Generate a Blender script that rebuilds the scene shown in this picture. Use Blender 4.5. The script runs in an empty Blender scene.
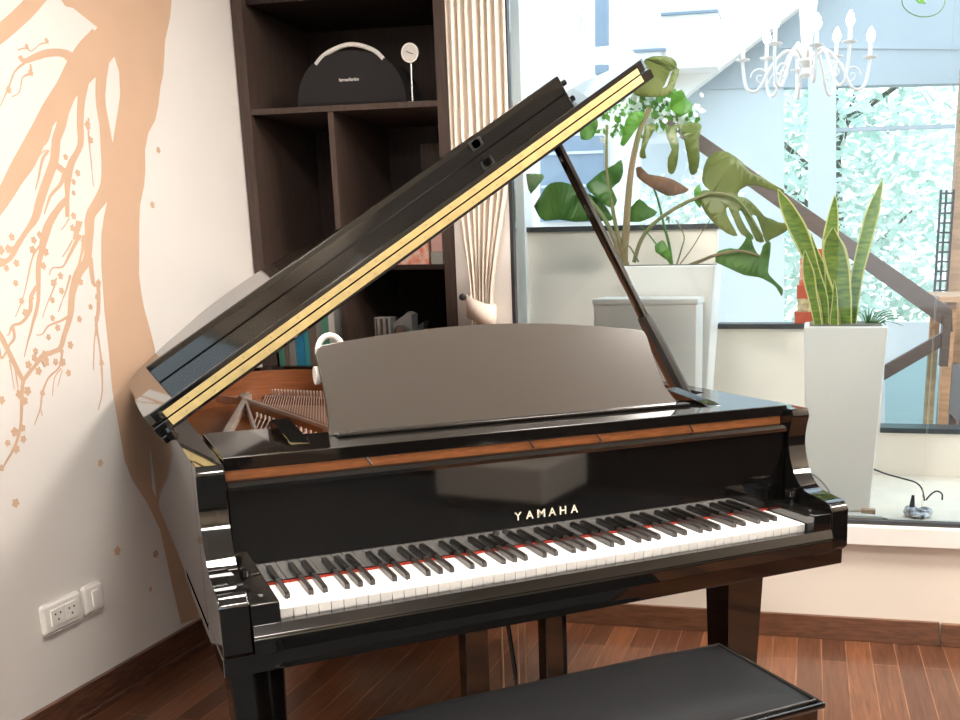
import bpy, bmesh, math, random
from mathutils import Vector, Matrix
random.seed(7)
PI = math.pi
scn = bpy.context.scene
col = scn.collection

# ------------------------------------------------------------------ frames
ND = Vector((.6353, .7722, 0)); DD = Vector((.7722, -.6353, 0))
def W(s, w, z):                       # window-wall frame: along the wall, depth behind the glass, height
    return DD*s + ND*(1.952+w) + Vector((0, 0, z))
DL = Vector((.648, .762, 0)).normalized(); NL = Vector((.762, -.648, 0)).normalized()
CORN = Vector((.316, 2.268, 0))
UC = CORN.dot(DL)
def LW(u, z, o=0.0):                  # left-wall frame: along the wall, height, distance into the room
    return CORN + DL*(u-UC) + NL*o + Vector((0, 0, z))
TH = math.radians(33.19)
LH = Vector((-.112, 0, 1.014))
LS = Vector((math.cos(TH), 0, math.sin(TH))); LN = Vector((-math.sin(TH), 0, math.cos(TH)))
def LID(s, y, n):                     # open-lid frame: across the lid, into the piano, off the lid
    return LH + LS*s + LN*n + Vector((0, y, 0))
I = lambda a, b, c: Vector((a, b, c))

# ------------------------------------------------------------------ materials
def mat(name, c, rough=.5, metal=0, ior=1.5, emis=0, noise=0, nscale=20, bump=0, bscale=60, coat=0, c2=None, stretch=(1, 1, 1), spec=.5, trans=0):
    m = bpy.data.materials.new(name); m.use_nodes = True
    nt = m.node_tree; b = nt.nodes['Principled BSDF']
    b.inputs['Base Color'].default_value = (*c, 1)
    b.inputs['Roughness'].default_value = rough; b.inputs['Metallic'].default_value = metal
    b.inputs['IOR'].default_value = ior
    b.inputs['Specular IOR Level'].default_value = spec
    b.inputs['Coat Weight'].default_value = coat; b.inputs['Coat Roughness'].default_value = .04
    b.inputs['Transmission Weight'].default_value = trans
    if emis:
        b.inputs['Emission Color'].default_value = (*c, 1); b.inputs['Emission Strength'].default_value = emis
    if noise or c2 or bump:
        tc = nt.nodes.new('ShaderNodeTexCoord'); mp = nt.nodes.new('ShaderNodeMapping')
        mp.inputs['Scale'].default_value = stretch
        nt.links.new(tc.outputs['Object'], mp.inputs['Vector'])
    if noise or c2:
        n = nt.nodes.new('ShaderNodeTexNoise'); n.inputs['Scale'].default_value = nscale; n.inputs['Detail'].default_value = 6
        nt.links.new(mp.outputs[0], n.inputs['Vector'])
        r = nt.nodes.new('ShaderNodeValToRGB')
        r.color_ramp.elements[0].position = .35; r.color_ramp.elements[1].position = .65
        d = c2 or tuple(max(0, x*(1-noise)) for x in c)
        r.color_ramp.elements[0].color = (*d, 1); r.color_ramp.elements[1].color = (*c, 1)
        nt.links.new(n.outputs['Fac'], r.inputs[0]); nt.links.new(r.outputs[0], b.inputs['Base Color'])
    if bump:
        n2 = nt.nodes.new('ShaderNodeTexNoise'); n2.inputs['Scale'].default_value = bscale; n2.inputs['Detail'].default_value = 3
        nt.links.new(mp.outputs[0], n2.inputs['Vector'])
        bp = nt.nodes.new('ShaderNodeBump'); bp.inputs['Strength'].default_value = bump; bp.inputs['Distance'].default_value = .01
        nt.links.new(n2.outputs['Fac'], bp.inputs['Height']); nt.links.new(bp.outputs[0], b.inputs['Normal'])
    return m
M = {}
M['wall'] = mat('wall_plaster', (.74, .70, .655), .8, noise=.03, nscale=3, bump=.05, bscale=300)
M['wallcream'] = mat('cream_wall_plaster', (.76, .685, .595), .8, noise=.03, nscale=3, bump=.05, bscale=300)
M['backwall'] = mat('beige_back_wall', (.55, .46, .36), .8, noise=.04, nscale=3)
M['ceil'] = mat('ceiling_paint', (.85, .82, .78), .9, noise=.02, nscale=3)
M['mural'] = mat('mural_paint', (.60, .40, .27), .7, noise=.04, nscale=8)
M['lacquer'] = mat('black_lacquer', (.006, .0055, .005), .04, ior=1.8, noise=.3, nscale=3)
M['desk'] = mat('satin_black_desk', (.045, .037, .029), .2, ior=2.0, noise=.06, nscale=4)
M['brass'] = mat('brass_hinge', (.80, .63, .29), .38, metal=.7, noise=.14, nscale=40)
M['rod'] = mat('brass_rod', (.6, .45, .3), .3, metal=1, noise=.05)
M['white_key'] = mat('key_ivory', (.9, .88, .84), .25, noise=.02, nscale=10)
M['black_key'] = mat('key_ebony', (.018, .014, .012), .3, ior=1.7, noise=.2, nscale=30)
M['felt'] = mat('red_felt', (.35, .03, .015), .9, bump=.2, noise=.1)
M['orange'] = mat('pinblock_maple', (.85, .30, .10), .45, noise=.25, nscale=30, stretch=(1, 6, 6))
M['innerwood'] = mat('inner_rim_veneer', (.50, .19, .08), .3, noise=.3, nscale=14, stretch=(.6, .6, 8), coat=.3)
M['plate'] = mat('bronze_iron_plate', (.60, .26, .10), .4, metal=.25, noise=.15, nscale=9, bump=.1, bscale=200)
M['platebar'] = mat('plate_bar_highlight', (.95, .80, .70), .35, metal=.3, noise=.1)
M['string'] = mat('copper_string', (.97, .86, .76), .35, metal=.2, noise=.1)
M['steel'] = mat('steel', (.75, .74, .72), .25, metal=1, noise=.04)
M['leather'] = mat('black_vinyl', (.008, .008, .0085), .45, ior=1.45, spec=.14, bump=.25, bscale=500, noise=.2, nscale=200)
M['piping'] = mat('vinyl_piping', (.02, .019, .018), .3, noise=.1)
M['bookcase'] = mat('wenge_laminate', (.026, .013, .010), .5, spec=.3, noise=.4, nscale=12, stretch=(8, 8, .5))
M['bookfront'] = mat('wenge_edge', (.075, .050, .040), .45, spec=.3, noise=.3, nscale=12, stretch=(8, 8, .5))
M['speaker'] = mat('speaker_cloth', (.015, .013, .014), .85, noise=.2, nscale=400, bump=.4, bscale=700)
M['curtain'] = mat('linen_curtain', (.76, .67, .575), .9, noise=.05, nscale=80, bump=.1, bscale=400)
M['tieback'] = mat('tieback_fabric', (.85, .73, .62), .9, noise=.06, nscale=60)
M['frame'] = mat('dark_metal_frame', (.03, .03, .035), .4, noise=.1)
M['sill'] = mat('white_sill', (.78, .75, .71), .4, noise=.02)
M['basewood'] = mat('baseboard_wood', (.17, .075, .038), .35, c2=(.10, .042, .022), nscale=8, stretch=(2, 2, 14), coat=.2)
M['basedark'] = mat('baseboard_dark_wood', (.14, .06, .035), .3, c2=(.05, .022, .014), nscale=8, stretch=(2, 2, 14), coat=.3)
M['plastic'] = mat('white_plastic', (.86, .83, .78), .3, noise=.01)
M['hole'] = mat('socket_hole', (.06, .045, .035), .6, noise=.1)
M['pot'] = mat('white_planter', (.97, .94, .89), .35, noise=.02, nscale=4)
M['outwall'] = mat('white_outdoor_wall', (.88, .87, .84), .8, noise=.03, nscale=3)
M['cream_out'] = mat('cream_outdoor_wall', (.97, .87, .77), .8, noise=.04, nscale=3)
M['greywall'] = mat('grey_blue_wall', (.50, .57, .62), .8, noise=.06, nscale=2)
M['palewall'] = mat('pale_blue_wall', (.66, .74, .79), .8, noise=.06, nscale=2)
M['shutter'] = mat('blue_grey_shutter', (.26, .34, .44), .6, noise=.08, nscale=10)
M['cap'] = mat('dark_stone_cap', (.05, .055, .06), .4, noise=.2)
M['rail'] = mat('brown_handrail', (.13, .095, .085), .45, noise=.2, nscale=20, stretch=(1, 1, 3))
M['beige_deck'] = mat('pale_stone_deck', (.90, .80, .66), .6, noise=.08, nscale=10)
M['tile'] = mat('terracotta_tile', (.36, .22, .14), .6, noise=.3, nscale=6)
M['tablewood'] = mat('tan_wood', (.48, .28, .16), .5, noise=.3, nscale=8, stretch=(1, 1, 6))
M['leaf1'] = mat('monstera_green', (.10, .24, .045), .35, c2=(.06, .16, .03), nscale=6)
M['leaf2'] = mat('olive_leaf', (.19, .22, .055), .4, c2=(.12, .165, .035), nscale=7)
M['leaf3'] = mat('bright_leaf', (.13, .36, .035), .4, c2=(.07, .22, .03), nscale=9)
M['dryleaf'] = mat('dried_leaf', (.22, .11, .06), .7, c2=(.13, .08, .05), nscale=12)
M['stem'] = mat('green_stem', (.20, .26, .09), .5, c2=(.28, .22, .12), nscale=10)
M['stembrown'] = mat('brown_stem', (.34, .22, .12), .6, c2=(.20, .20, .08), nscale=9)
M['snake'] = mat('snake_leaf_green', (.28, .39, .06), .4, c2=(.11, .22, .04), nscale=14, stretch=(1.5, 1.5, 7))
M['snake_edge'] = mat('snake_leaf_margin', (.74, .72, .26), .4, noise=.1, nscale=9)
M['treeleaf'] = mat('garden_foliage', (.78, .88, .78), .6, c2=(.55, .74, .63), nscale=3)  # haze of the glass reflection is put into the pale leaf colours
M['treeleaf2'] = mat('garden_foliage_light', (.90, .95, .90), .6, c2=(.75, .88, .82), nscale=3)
M['bark'] = mat('tree_bark', (.22, .19, .15), .8, noise=.3)
M['chand'] = mat('white_enamel', (.78, .72, .68), .25, noise=.03, coat=.4)
M['bulb'] = mat('warm_bulb', (1, .93, .84), .3, emis=9)
M['red'] = mat('red_enamel', (.55, .09, .045), .45, noise=.2, nscale=20)
M['redpat'] = mat('red_patterned_tin', (.62, .10, .06), .5, c2=(.70, .42, .34), nscale=26, stretch=(1, 1, 2.2))
M['tan'] = mat('tan_print', (.70, .58, .34), .5, c2=(.30, .22, .12), nscale=40)
M['cable'] = mat('black_cable', (.02, .02, .022), .5, noise=.1)
M['greycable'] = mat('grey_hose', (.45, .46, .47), .4, noise=.05)
M['silver'] = mat('crumpled_silver', (.7, .72, .74), .3, metal=.8, c2=(.08, .08, .09), nscale=45, bump=.6, bscale=60)
M['cardboard'] = mat('cardboard', (.55, .38, .24), .8, noise=.1)
for k, c in dict(bgreen=(.10, .30, .22), bblue=(.02, .25, .45), bgrey=(.28, .27, .25), bbrown=(.20, .14, .11), bwhite=(.75, .72, .68), bteal=(.05, .33, .38)).items():
    M[k] = mat(k[1:]+'_book_cloth', c, .6, noise=.12, nscale=15)
M['cover'] = mat('red_print_cover', (.62, .16, .09), .5, c2=(.62, .52, .44), nscale=38)
M['pink'] = mat('pink_box', (.50, .30, .27), .6, noise=.1)
M['greydev'] = mat('grey_device', (.30, .29, .28), .35, metal=.4, noise=.15)
M['darkdev'] = mat('dark_device', (.07, .068, .066), .3, noise=.15)
M['lightpanel'] = mat('ceiling_fill_diffuser', (1, .93, .86), .5, emis=31)
M['sofa'] = mat('charcoal_upholstery', (.03, .03, .032), .8, noise=.2)
M['silverpaint'] = mat('silver_paint', (.75, .74, .72), .35, metal=.2, noise=.02)
M['letter'] = mat('gold_letter', (.90, .82, .66), .3, metal=.1, noise=.02)
M['labelw'] = mat('silver_print', (.75, .74, .72), .4, noise=.02)

def glass_mat(name, tint, f):
    m = bpy.data.materials.new(name); m.use_nodes = True; nt = m.node_tree
    for n in list(nt.nodes): nt.nodes.remove(n)
    o = nt.nodes.new('ShaderNodeOutputMaterial'); mx = nt.nodes.new('ShaderNodeMixShader')
    t = nt.nodes.new('ShaderNodeBsdfTransparent'); t.inputs[0].default_value = (*tint, 1)
    g = nt.nodes.new('ShaderNodeBsdfGlossy'); g.inputs['Roughness'].default_value = .0
    fr = nt.nodes.new('ShaderNodeFresnel'); fr.inputs[0].default_value = f
    nt.links.new(fr.outputs[0], mx.inputs[0]); nt.links.new(t.outputs[0], mx.inputs[1]); nt.links.new(g.outputs[0], mx.inputs[2])
    nt.links.new(mx.outputs[0], o.inputs[0]); return m
M['glass'] = glass_mat('window_glass', (.97, .99, .99), 1.35)
M['tealglass'] = glass_mat('teal_glass', (.82, .95, .96), 1.45)

def plank_mat():
    m = bpy.data.materials.new('floor_planks'); m.use_nodes = True; nt = m.node_tree; b = nt.nodes['Principled BSDF']
    tc = nt.nodes.new('ShaderNodeTexCoord'); mp = nt.nodes.new('ShaderNodeMapping')
    mp.inputs['Rotation'].default_value = (0, 0, PI/2+math.atan2(.6353, .7722)); nt.links.new(tc.outputs['Object'], mp.inputs[0])
    br = nt.nodes.new('ShaderNodeTexBrick')
    br.inputs['Scale'].default_value = 1; br.inputs['Brick Width'].default_value = 1.3; br.inputs['Row Height'].default_value = .085
    br.inputs['Mortar Size'].default_value = .0018; br.inputs['Mortar Smooth'].default_value = .3
    br.inputs['Color1'].default_value = (.225, .088, .038, 1); br.inputs['Color2'].default_value = (.085, .034, .018, 1); br.inputs['Mortar'].default_value = (.30, .15, .085, 1)
    br.offset = .37; nt.links.new(mp.outputs[0], br.inputs[0])
    n = nt.nodes.new('ShaderNodeTexNoise'); mp2 = nt.nodes.new('ShaderNodeMapping'); mp2.inputs['Scale'].default_value = (1.2, 22, 1)
    nt.links.new(mp.outputs[0], mp2.inputs[0]); nt.links.new(mp2.outputs[0], n.inputs['Vector']); n.inputs['Scale'].default_value = 3.2; n.inputs['Detail'].default_value = 9; n.inputs['Distortion'].default_value = 1.4
    r = nt.nodes.new('ShaderNodeValToRGB'); r.color_ramp.elements[0].position = .3; r.color_ramp.elements[1].position = .7
    r.color_ramp.elements[0].color = (.55, .5, .46, 1); r.color_ramp.elements[1].color = (1.15, 1.12, 1.1, 1)
    nt.links.new(n.outputs['Fac'], r.inputs[0])
    mx = nt.nodes.new('ShaderNodeMix'); mx.data_type = 'RGBA'; mx.blend_type = 'MULTIPLY'; mx.inputs['Factor'].default_value = 1
    nt.links.new(br.outputs['Color'], mx.inputs['A']); nt.links.new(r.outputs[0], mx.inputs['B']); nt.links.new(mx.outputs['Result'], b.inputs['Base Color'])
    b.inputs['Roughness'].default_value = .28; b.inputs['Coat Weight'].default_value = .25; b.inputs['Coat Roughness'].default_value = .15
    bp = nt.nodes.new('ShaderNodeBump'); bp.inputs['Strength'].default_value = .4; bp.inputs['Distance'].default_value = .002; bp.invert = True
    nt.links.new(br.outputs['Fac'], bp.inputs['Height']); nt.links.new(bp.outputs[0], b.inputs['Normal'])
    return m
M['floor'] = plank_mat()

# ------------------------------------------------------------------ mesh helpers
def box(bm, lo, hi, T=I, bev=0, seg=2):
    vs = [bm.verts.new(T(x, y, z)) for x in (lo[0], hi[0]) for y in (lo[1], hi[1]) for z in (lo[2], hi[2])]
    fs = []
    for f in ((0, 1, 3, 2), (4, 6, 7, 5), (0, 4, 5, 1), (2, 3, 7, 6), (0, 2, 6, 4), (1, 5, 7, 3)):
        fs.append(bm.faces.new([vs[i] for i in f]))
    if bev:
        es = list({e for f in fs for e in f.edges})
        bmesh.ops.bevel(bm, geom=es, offset=bev, segments=seg, affect='EDGES', profile=.5)
    return bm
def taper(bm, cx, cy, z0, z1, a0, a1, b0=None, b1=None, T=I, bev=0):   # square section a0 at z0 to a1 at z1
    b0 = b0 or a0; b1 = b1 or a1
    q = [(-1, -1), (1, -1), (1, 1), (-1, 1)]
    lo = [bm.verts.new(T(cx+x*a0/2, cy+y*b0/2, z0)) for x, y in q]
    hi = [bm.verts.new(T(cx+x*a1/2, cy+y*b1/2, z1)) for x, y in q]
    fs = [bm.faces.new(lo[::-1]), bm.faces.new(hi)]
    for i in range(4): fs.append(bm.faces.new([lo[i], lo[(i+1) % 4], hi[(i+1) % 4], hi[i]]))
    if bev: bmesh.ops.bevel(bm, geom=list({e for f in fs for e in f.edges}), offset=bev, segments=2, affect='EDGES', profile=.5)
def prism(bm, pts, t0, t1, T, bev=0):          # polygon (a,b) swept in c
    A = [bm.verts.new(T(a, b, t0)) for a, b in pts]; B = [bm.verts.new(T(a, b, t1)) for a, b in pts]
    fs = [bm.faces.new(A[::-1]), bm.faces.new(B)]; n = len(pts)
    for i in range(n): fs.append(bm.faces.new([A[i], A[(i+1) % n], B[(i+1) % n], B[i]]))
    if bev: bmesh.ops.bevel(bm, geom=list({e for f in fs[:2] for e in f.edges}), offset=bev, segments=2, affect='EDGES', profile=.5)
def tube(bm, pts, r, n=8, cap=True, flat=1.0):
    pts = [Vector(p) for p in pts]; rr = r if isinstance(r, (list, tuple)) else [r]*len(pts)
    rings = []; up = None
    for i, p in enumerate(pts):
        t = (pts[min(i+1, len(pts)-1)]-pts[max(i-1, 0)]).normalized()
        if up is None:
            up = Vector((0, 0, 1)) if abs(t.z) < .9 else Vector((1, 0, 0))
        x = t.cross(up).normalized(); up = x.cross(t).normalized()
        rings.append([bm.verts.new(p+x*math.cos(2*PI*k/n)*rr[i]+up*math.sin(2*PI*k/n)*rr[i]*flat) for k in range(n)])
    for a, b in zip(rings, rings[1:]):
        for k in range(n): bm.faces.new([a[k], a[(k+1) % n], b[(k+1) % n], b[k]])
    if cap: bm.faces.new(rings[0][::-1]); bm.faces.new(rings[-1])
def lathe(bm, prof, c, n=20, T=None):
    c = Vector(c); rings = []
    for r, z in prof:
        rings.append([bm.verts.new(c+Vector((max(r, 1e-4)*math.cos(2*PI*k/n), max(r, 1e-4)*math.sin(2*PI*k/n), z))) for k in range(n)])
    for a, b in zip(rings, rings[1:]):
        for k in range(n): bm.faces.new([a[k], a[(k+1) % n], b[(k+1) % n], b[k]])
    bm.faces.new(rings[0][::-1]); bm.faces.new(rings[-1])
def disc(bm, c, ax, r, h, n=20):               # short cylinder from c along ax
    ax = Vector(ax).normalized(); c = Vector(c); tube(bm, [c, c+ax*h], r, n)
def crom(P, k=6, closed=False):
    out = []; n = len(P)
    rng = n if closed else n-1
    for i in range(rng):
        g = (lambda j: P[j % n]) if closed else (lambda j: P[min(max(j, 0), n-1)])
        a, b, c, d = [Vector(g(i+q)) for q in (-1, 0, 1, 2)]
        for j in range(k):
            t = j/k; out.append(.5*((2*b)+(c-a)*t+(2*a-5*b+4*c-d)*t*t+(-a+3*b-3*c+d)*t**3))
    if not closed: out.append(Vector(P[-1]))
    return out

def empty(name, loc, label, cat, group=None):
    o = bpy.data.objects.new(name, None); o.location = loc; col.objects.link(o); o.empty_display_size = .05
    o['label'] = label; o['category'] = cat
    if group: o['group'] = group
    return o
def wpos(p):
    v = Vector((0, 0, 0))
    while p is not None: v += p.location; p = p.parent
    return v
def obj(name, bm, m, parent=None, loc=None, ang=35):
    me = bpy.data.meshes.new(name)
    bmesh.ops.recalc_face_normals(bm, faces=bm.faces)
    off = Vector(loc) if loc is not None else None
    if off is None:
        if parent is not None: off = wpos(parent)
        else:
            vs = [v.co for v in bm.verts]
            off = Vector(((min(v.x for v in vs)+max(v.x for v in vs))/2, (min(v.y for v in vs)+max(v.y for v in vs))/2, min(v.z for v in vs)))
    for v in bm.verts: v.co -= off
    bm.to_mesh(me); bm.free()
    ms = m if isinstance(m, (list, tuple)) else [m]
    for x in ms: me.materials.append(x)
    for p in me.polygons: p.use_smooth = True
    me.set_sharp_from_angle(angle=math.radians(ang))
    o = bpy.data.objects.new(name, me); col.objects.link(o)
    if ang == 35 and 8 < len(me.polygons) < 2500:
        wn = o.modifiers.new('normals', 'WEIGHTED_NORMAL'); wn.keep_sharp = True; wn.weight = 100; wn.mode = 'FACE_AREA'
    if parent is not None:
        o.parent = parent; o.location = off-wpos(parent)
    else: o.location = off
    return o
def tag(o, label, cat, group=None, kind=None):
    o['label'] = label; o['category'] = cat
    if group: o['group'] = group
    if kind: o['kind'] = kind
    return o
def struct(name, bm, m, label=None):
    o = obj(name, bm, m); o['kind'] = 'structure'
    if label: o['label'] = label
    o['category'] = name.split('_')[0]
    return o
def B(): return bmesh.new()
def one(name, m, parent, lo, hi, T=I, bev=0, seg=2):
    bm = B(); box(bm, lo, hi, T, bev, seg); return obj(name, bm, m, parent)
def text_part(name, body, m, parent, origin, ax, up, height, width, ext=.0008):
    cu = bpy.data.curves.new(name, 'FONT'); cu.body = body; cu.size = 1; cu.extrude = 0.0; cu.offset = .012
    cu.space_character = 1.0
    t = bpy.data.objects.new(name, cu); col.objects.link(t)
    me = bpy.data.meshes.new_from_object(t.evaluated_get(bpy.context.evaluated_depsgraph_get()))
    bpy.data.objects.remove(t)
    bm = B(); bm.from_mesh(me)
    xs = [v.co.x for v in bm.verts]; ys = [v.co.y for v in bm.verts]
    x0, x1, y0, y1 = min(xs), max(xs), min(ys), max(ys)
    ax = Vector(ax).normalized(); up = Vector(up).normalized(); nn = ax.cross(up)
    r = bmesh.ops.extrude_face_region(bm, geom=bm.faces[:])
    ev = {g for g in r['geom'] if isinstance(g, bmesh.types.BMVert)}
    for v in bm.verts:
        k = ext if v in ev else 0
        v.co = Vector(origin)+ax*((v.co.x-x0)/(x1-x0)*width)+up*((v.co.y-y0)/(y1-y0)*height)+nn*k
    return obj(name, bm, m, parent)

# ================================================================== ROOM
S0, S1, W0 = -1.196, 4.3, -6.3
bm = B(); box(bm, (S0-2, W0-.1, -.06), (S1+.1, .75, 0), W); struct('floor', bm, M['floor'])
bm = B(); box(bm, (S0-2, W0-.1, 2.9), (S1+.1, .15, 3.0), W); box(bm, (S0-2, .15, 2.9), (-.34, .75, 3.0), W); struct('ceiling', bm, M['ceil'])
bm = B(); box(bm, (UC-7, 0, -.12), (UC+.10, 2.9, 0), lambda u, z, o: LW(u, z, o)); struct('wall_left', bm, M['wall'])
bm = B(); box(bm, (UC-7, 0, 0), (UC+.09, .104, .018), lambda u, z, o: LW(u, z, o), .004)
box(bm, (UC-7, 0, .018), (UC+.09, .022, .03), lambda u, z, o: LW(u, z, o), .005); struct('baseboard_left', bm, M['basedark'])
# window wall
bm = B(); box(bm, (-.325, 0, 0), (-.112, .03, 2.9), W); box(bm, (-.357, .092, 0), (-.325, .12, 2.9), W); struct('wall_window_pier', bm, M['wall'])
bm = B(); box(bm, (-.112, 0, 0), (S1, .12, .432), W); struct('wall_window', bm, M['wallcream'])
bm = B(); box(bm, (-.112, 0, 2.6), (S1, .12, 2.9), W); struct('wall_window_header', bm, M['wall'])
bm = B(); box(bm, (-.325, -.018, 0), (1.436, 0, .088), W, .003); box(bm, (1.442, -.022, 0), (S1, 0, .085), W, .003); struct('baseboard_window', bm, M['basewood'])
bm = B(); box(bm, (-.112, -.03, .365), (S1, .0, .436), W, .006); struct('trim_1', bm, M['sill'])
win = B(); box(win, (-.116, -.002, .44), (-.103, .030, 2.6), W, .002); wf = struct('window_1', win, M['frame'])
def sub(name, bm, m, par): o = obj(name, bm, m, par); return o
bm = B(); box(bm, (-.103, .0, .436), (S1, .03, .450), W, .002); sub('bottom_track', bm, M['frame'], wf)
bm = B(); box(bm, (-.100, .020, .450), (1.353, .028, 2.6), W); sub('pane', bm, M['glass'], wf)
bm = B(); box(bm, (1.357, .020, .450), (2.9, .028, 2.6), W); sub('pane', bm, M['glass'], wf)
# back of the room
bm = B()
box(bm, (S0-.9, W0-.1, 0), (S1, W0, .9), W); box(bm, (S0-.9, W0-.1, 2.45), (S1, W0, 2.9), W)
box(bm, (S0-.9, W0-.1, .9), (1.2, W0, 2.45), W); box(bm, (3.6, W0-.1, .9), (S1, W0, 2.45), W)
struct('wall_back', bm, M['backwall'])
bm = B(); box(bm, (S1, W0-.1, 0), (S1+.1, .12, 2.9), W); struct('wall_right', bm, M['backwall'])

e = empty('sideboard', W(4.08, -2.6, 0), 'long dark sideboard added out of view to darken reflections', 'sideboard')  # added out of view to darken what the fallboard reflects
one('body', M['bookcase'], e, (3.86, -4.7, .08), (4.28, -.5, 1.0), W, .005); one('plinth', M['frame'], e, (3.92, -4.65, 0), (4.26, -.55, .08), W)
for i in range(6): one('door', M['bookcase'], e, (3.845, -4.68+i*.695, .10), (3.86, -4.0+i*.695, .98), W, .003)
# ceiling light panels added out of view as fill for the room
k = 0
for s, w in ((.3, -2.0), (-.7, -4.3), (3.8, -.9), (3.6, -5.4), (1.0, -.8), (2.3, -.8)):
    e = empty('ceiling_fill_light', W(s, w, 2.9), 'added warm ceiling fill panel, out of view above the room', 'ceiling light', 'added ceiling fill panels')
    bm = B(); box(bm, (s-.33, w-.33, 2.87), (s+.33, w+.33, 2.9), W, .004); obj('frame', bm, M['plastic'], e)
    bm = B(); box(bm, (s-.30, w-.30, 2.863), (s+.30, w+.30, 2.869), W); obj('diffuser', bm, M['lightpanel'], e)
bm = B(); box(bm, (.3, -4.8, 0), (3.8, -2.2, .012), W, .003); tag(obj('rug', bm, M['sofa']), 'dark rug added out of view to blacken reflections in the piano', 'rug')  # added out of view so the fallboard reflects black
e = empty('ottoman', W(3.45, -3.1, .012), 'low beige ottoman added out of view for a pale reflection', 'ottoman')  # added out of view to make the pale patch reflected in the fallboard
one('cushion', M['curtain'], e, (3.15, -3.5, .06), (3.75, -2.8, .28), W, .03, 3); one('base', M['rail'], e, (3.2, -3.45, .012), (3.7, -2.85, .06), W, .004)
# dark sofa added behind the camera, unseen, for the lacquer to reflect
e = empty('sofa', W(1.9, -5.2, 0), 'charcoal sofa added at the back of the room for reflections', 'sofa')
one('seat', M['sofa'], e, (.9, -5.6, .12), (3.1, -4.9, .45), W, .05, 3)
one('backrest', M['sofa'], e, (.9, -5.85, .12), (3.1, -5.58, .9), W, .06, 3)
one('armrest', M['sofa'], e, (.72, -5.8, .12), (.9, -4.9, .62), W, .05, 3)
one('armrest', M['sofa'], e, (3.1, -5.8, .12), (3.28, -4.9, .62), W, .05, 3)
for a in (.8, 3.15):
    for b in (-5.75, -5.0): one('leg', M['frame'], e, (a, b, 0), (a+.05, b+.05, .12), W)

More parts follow.
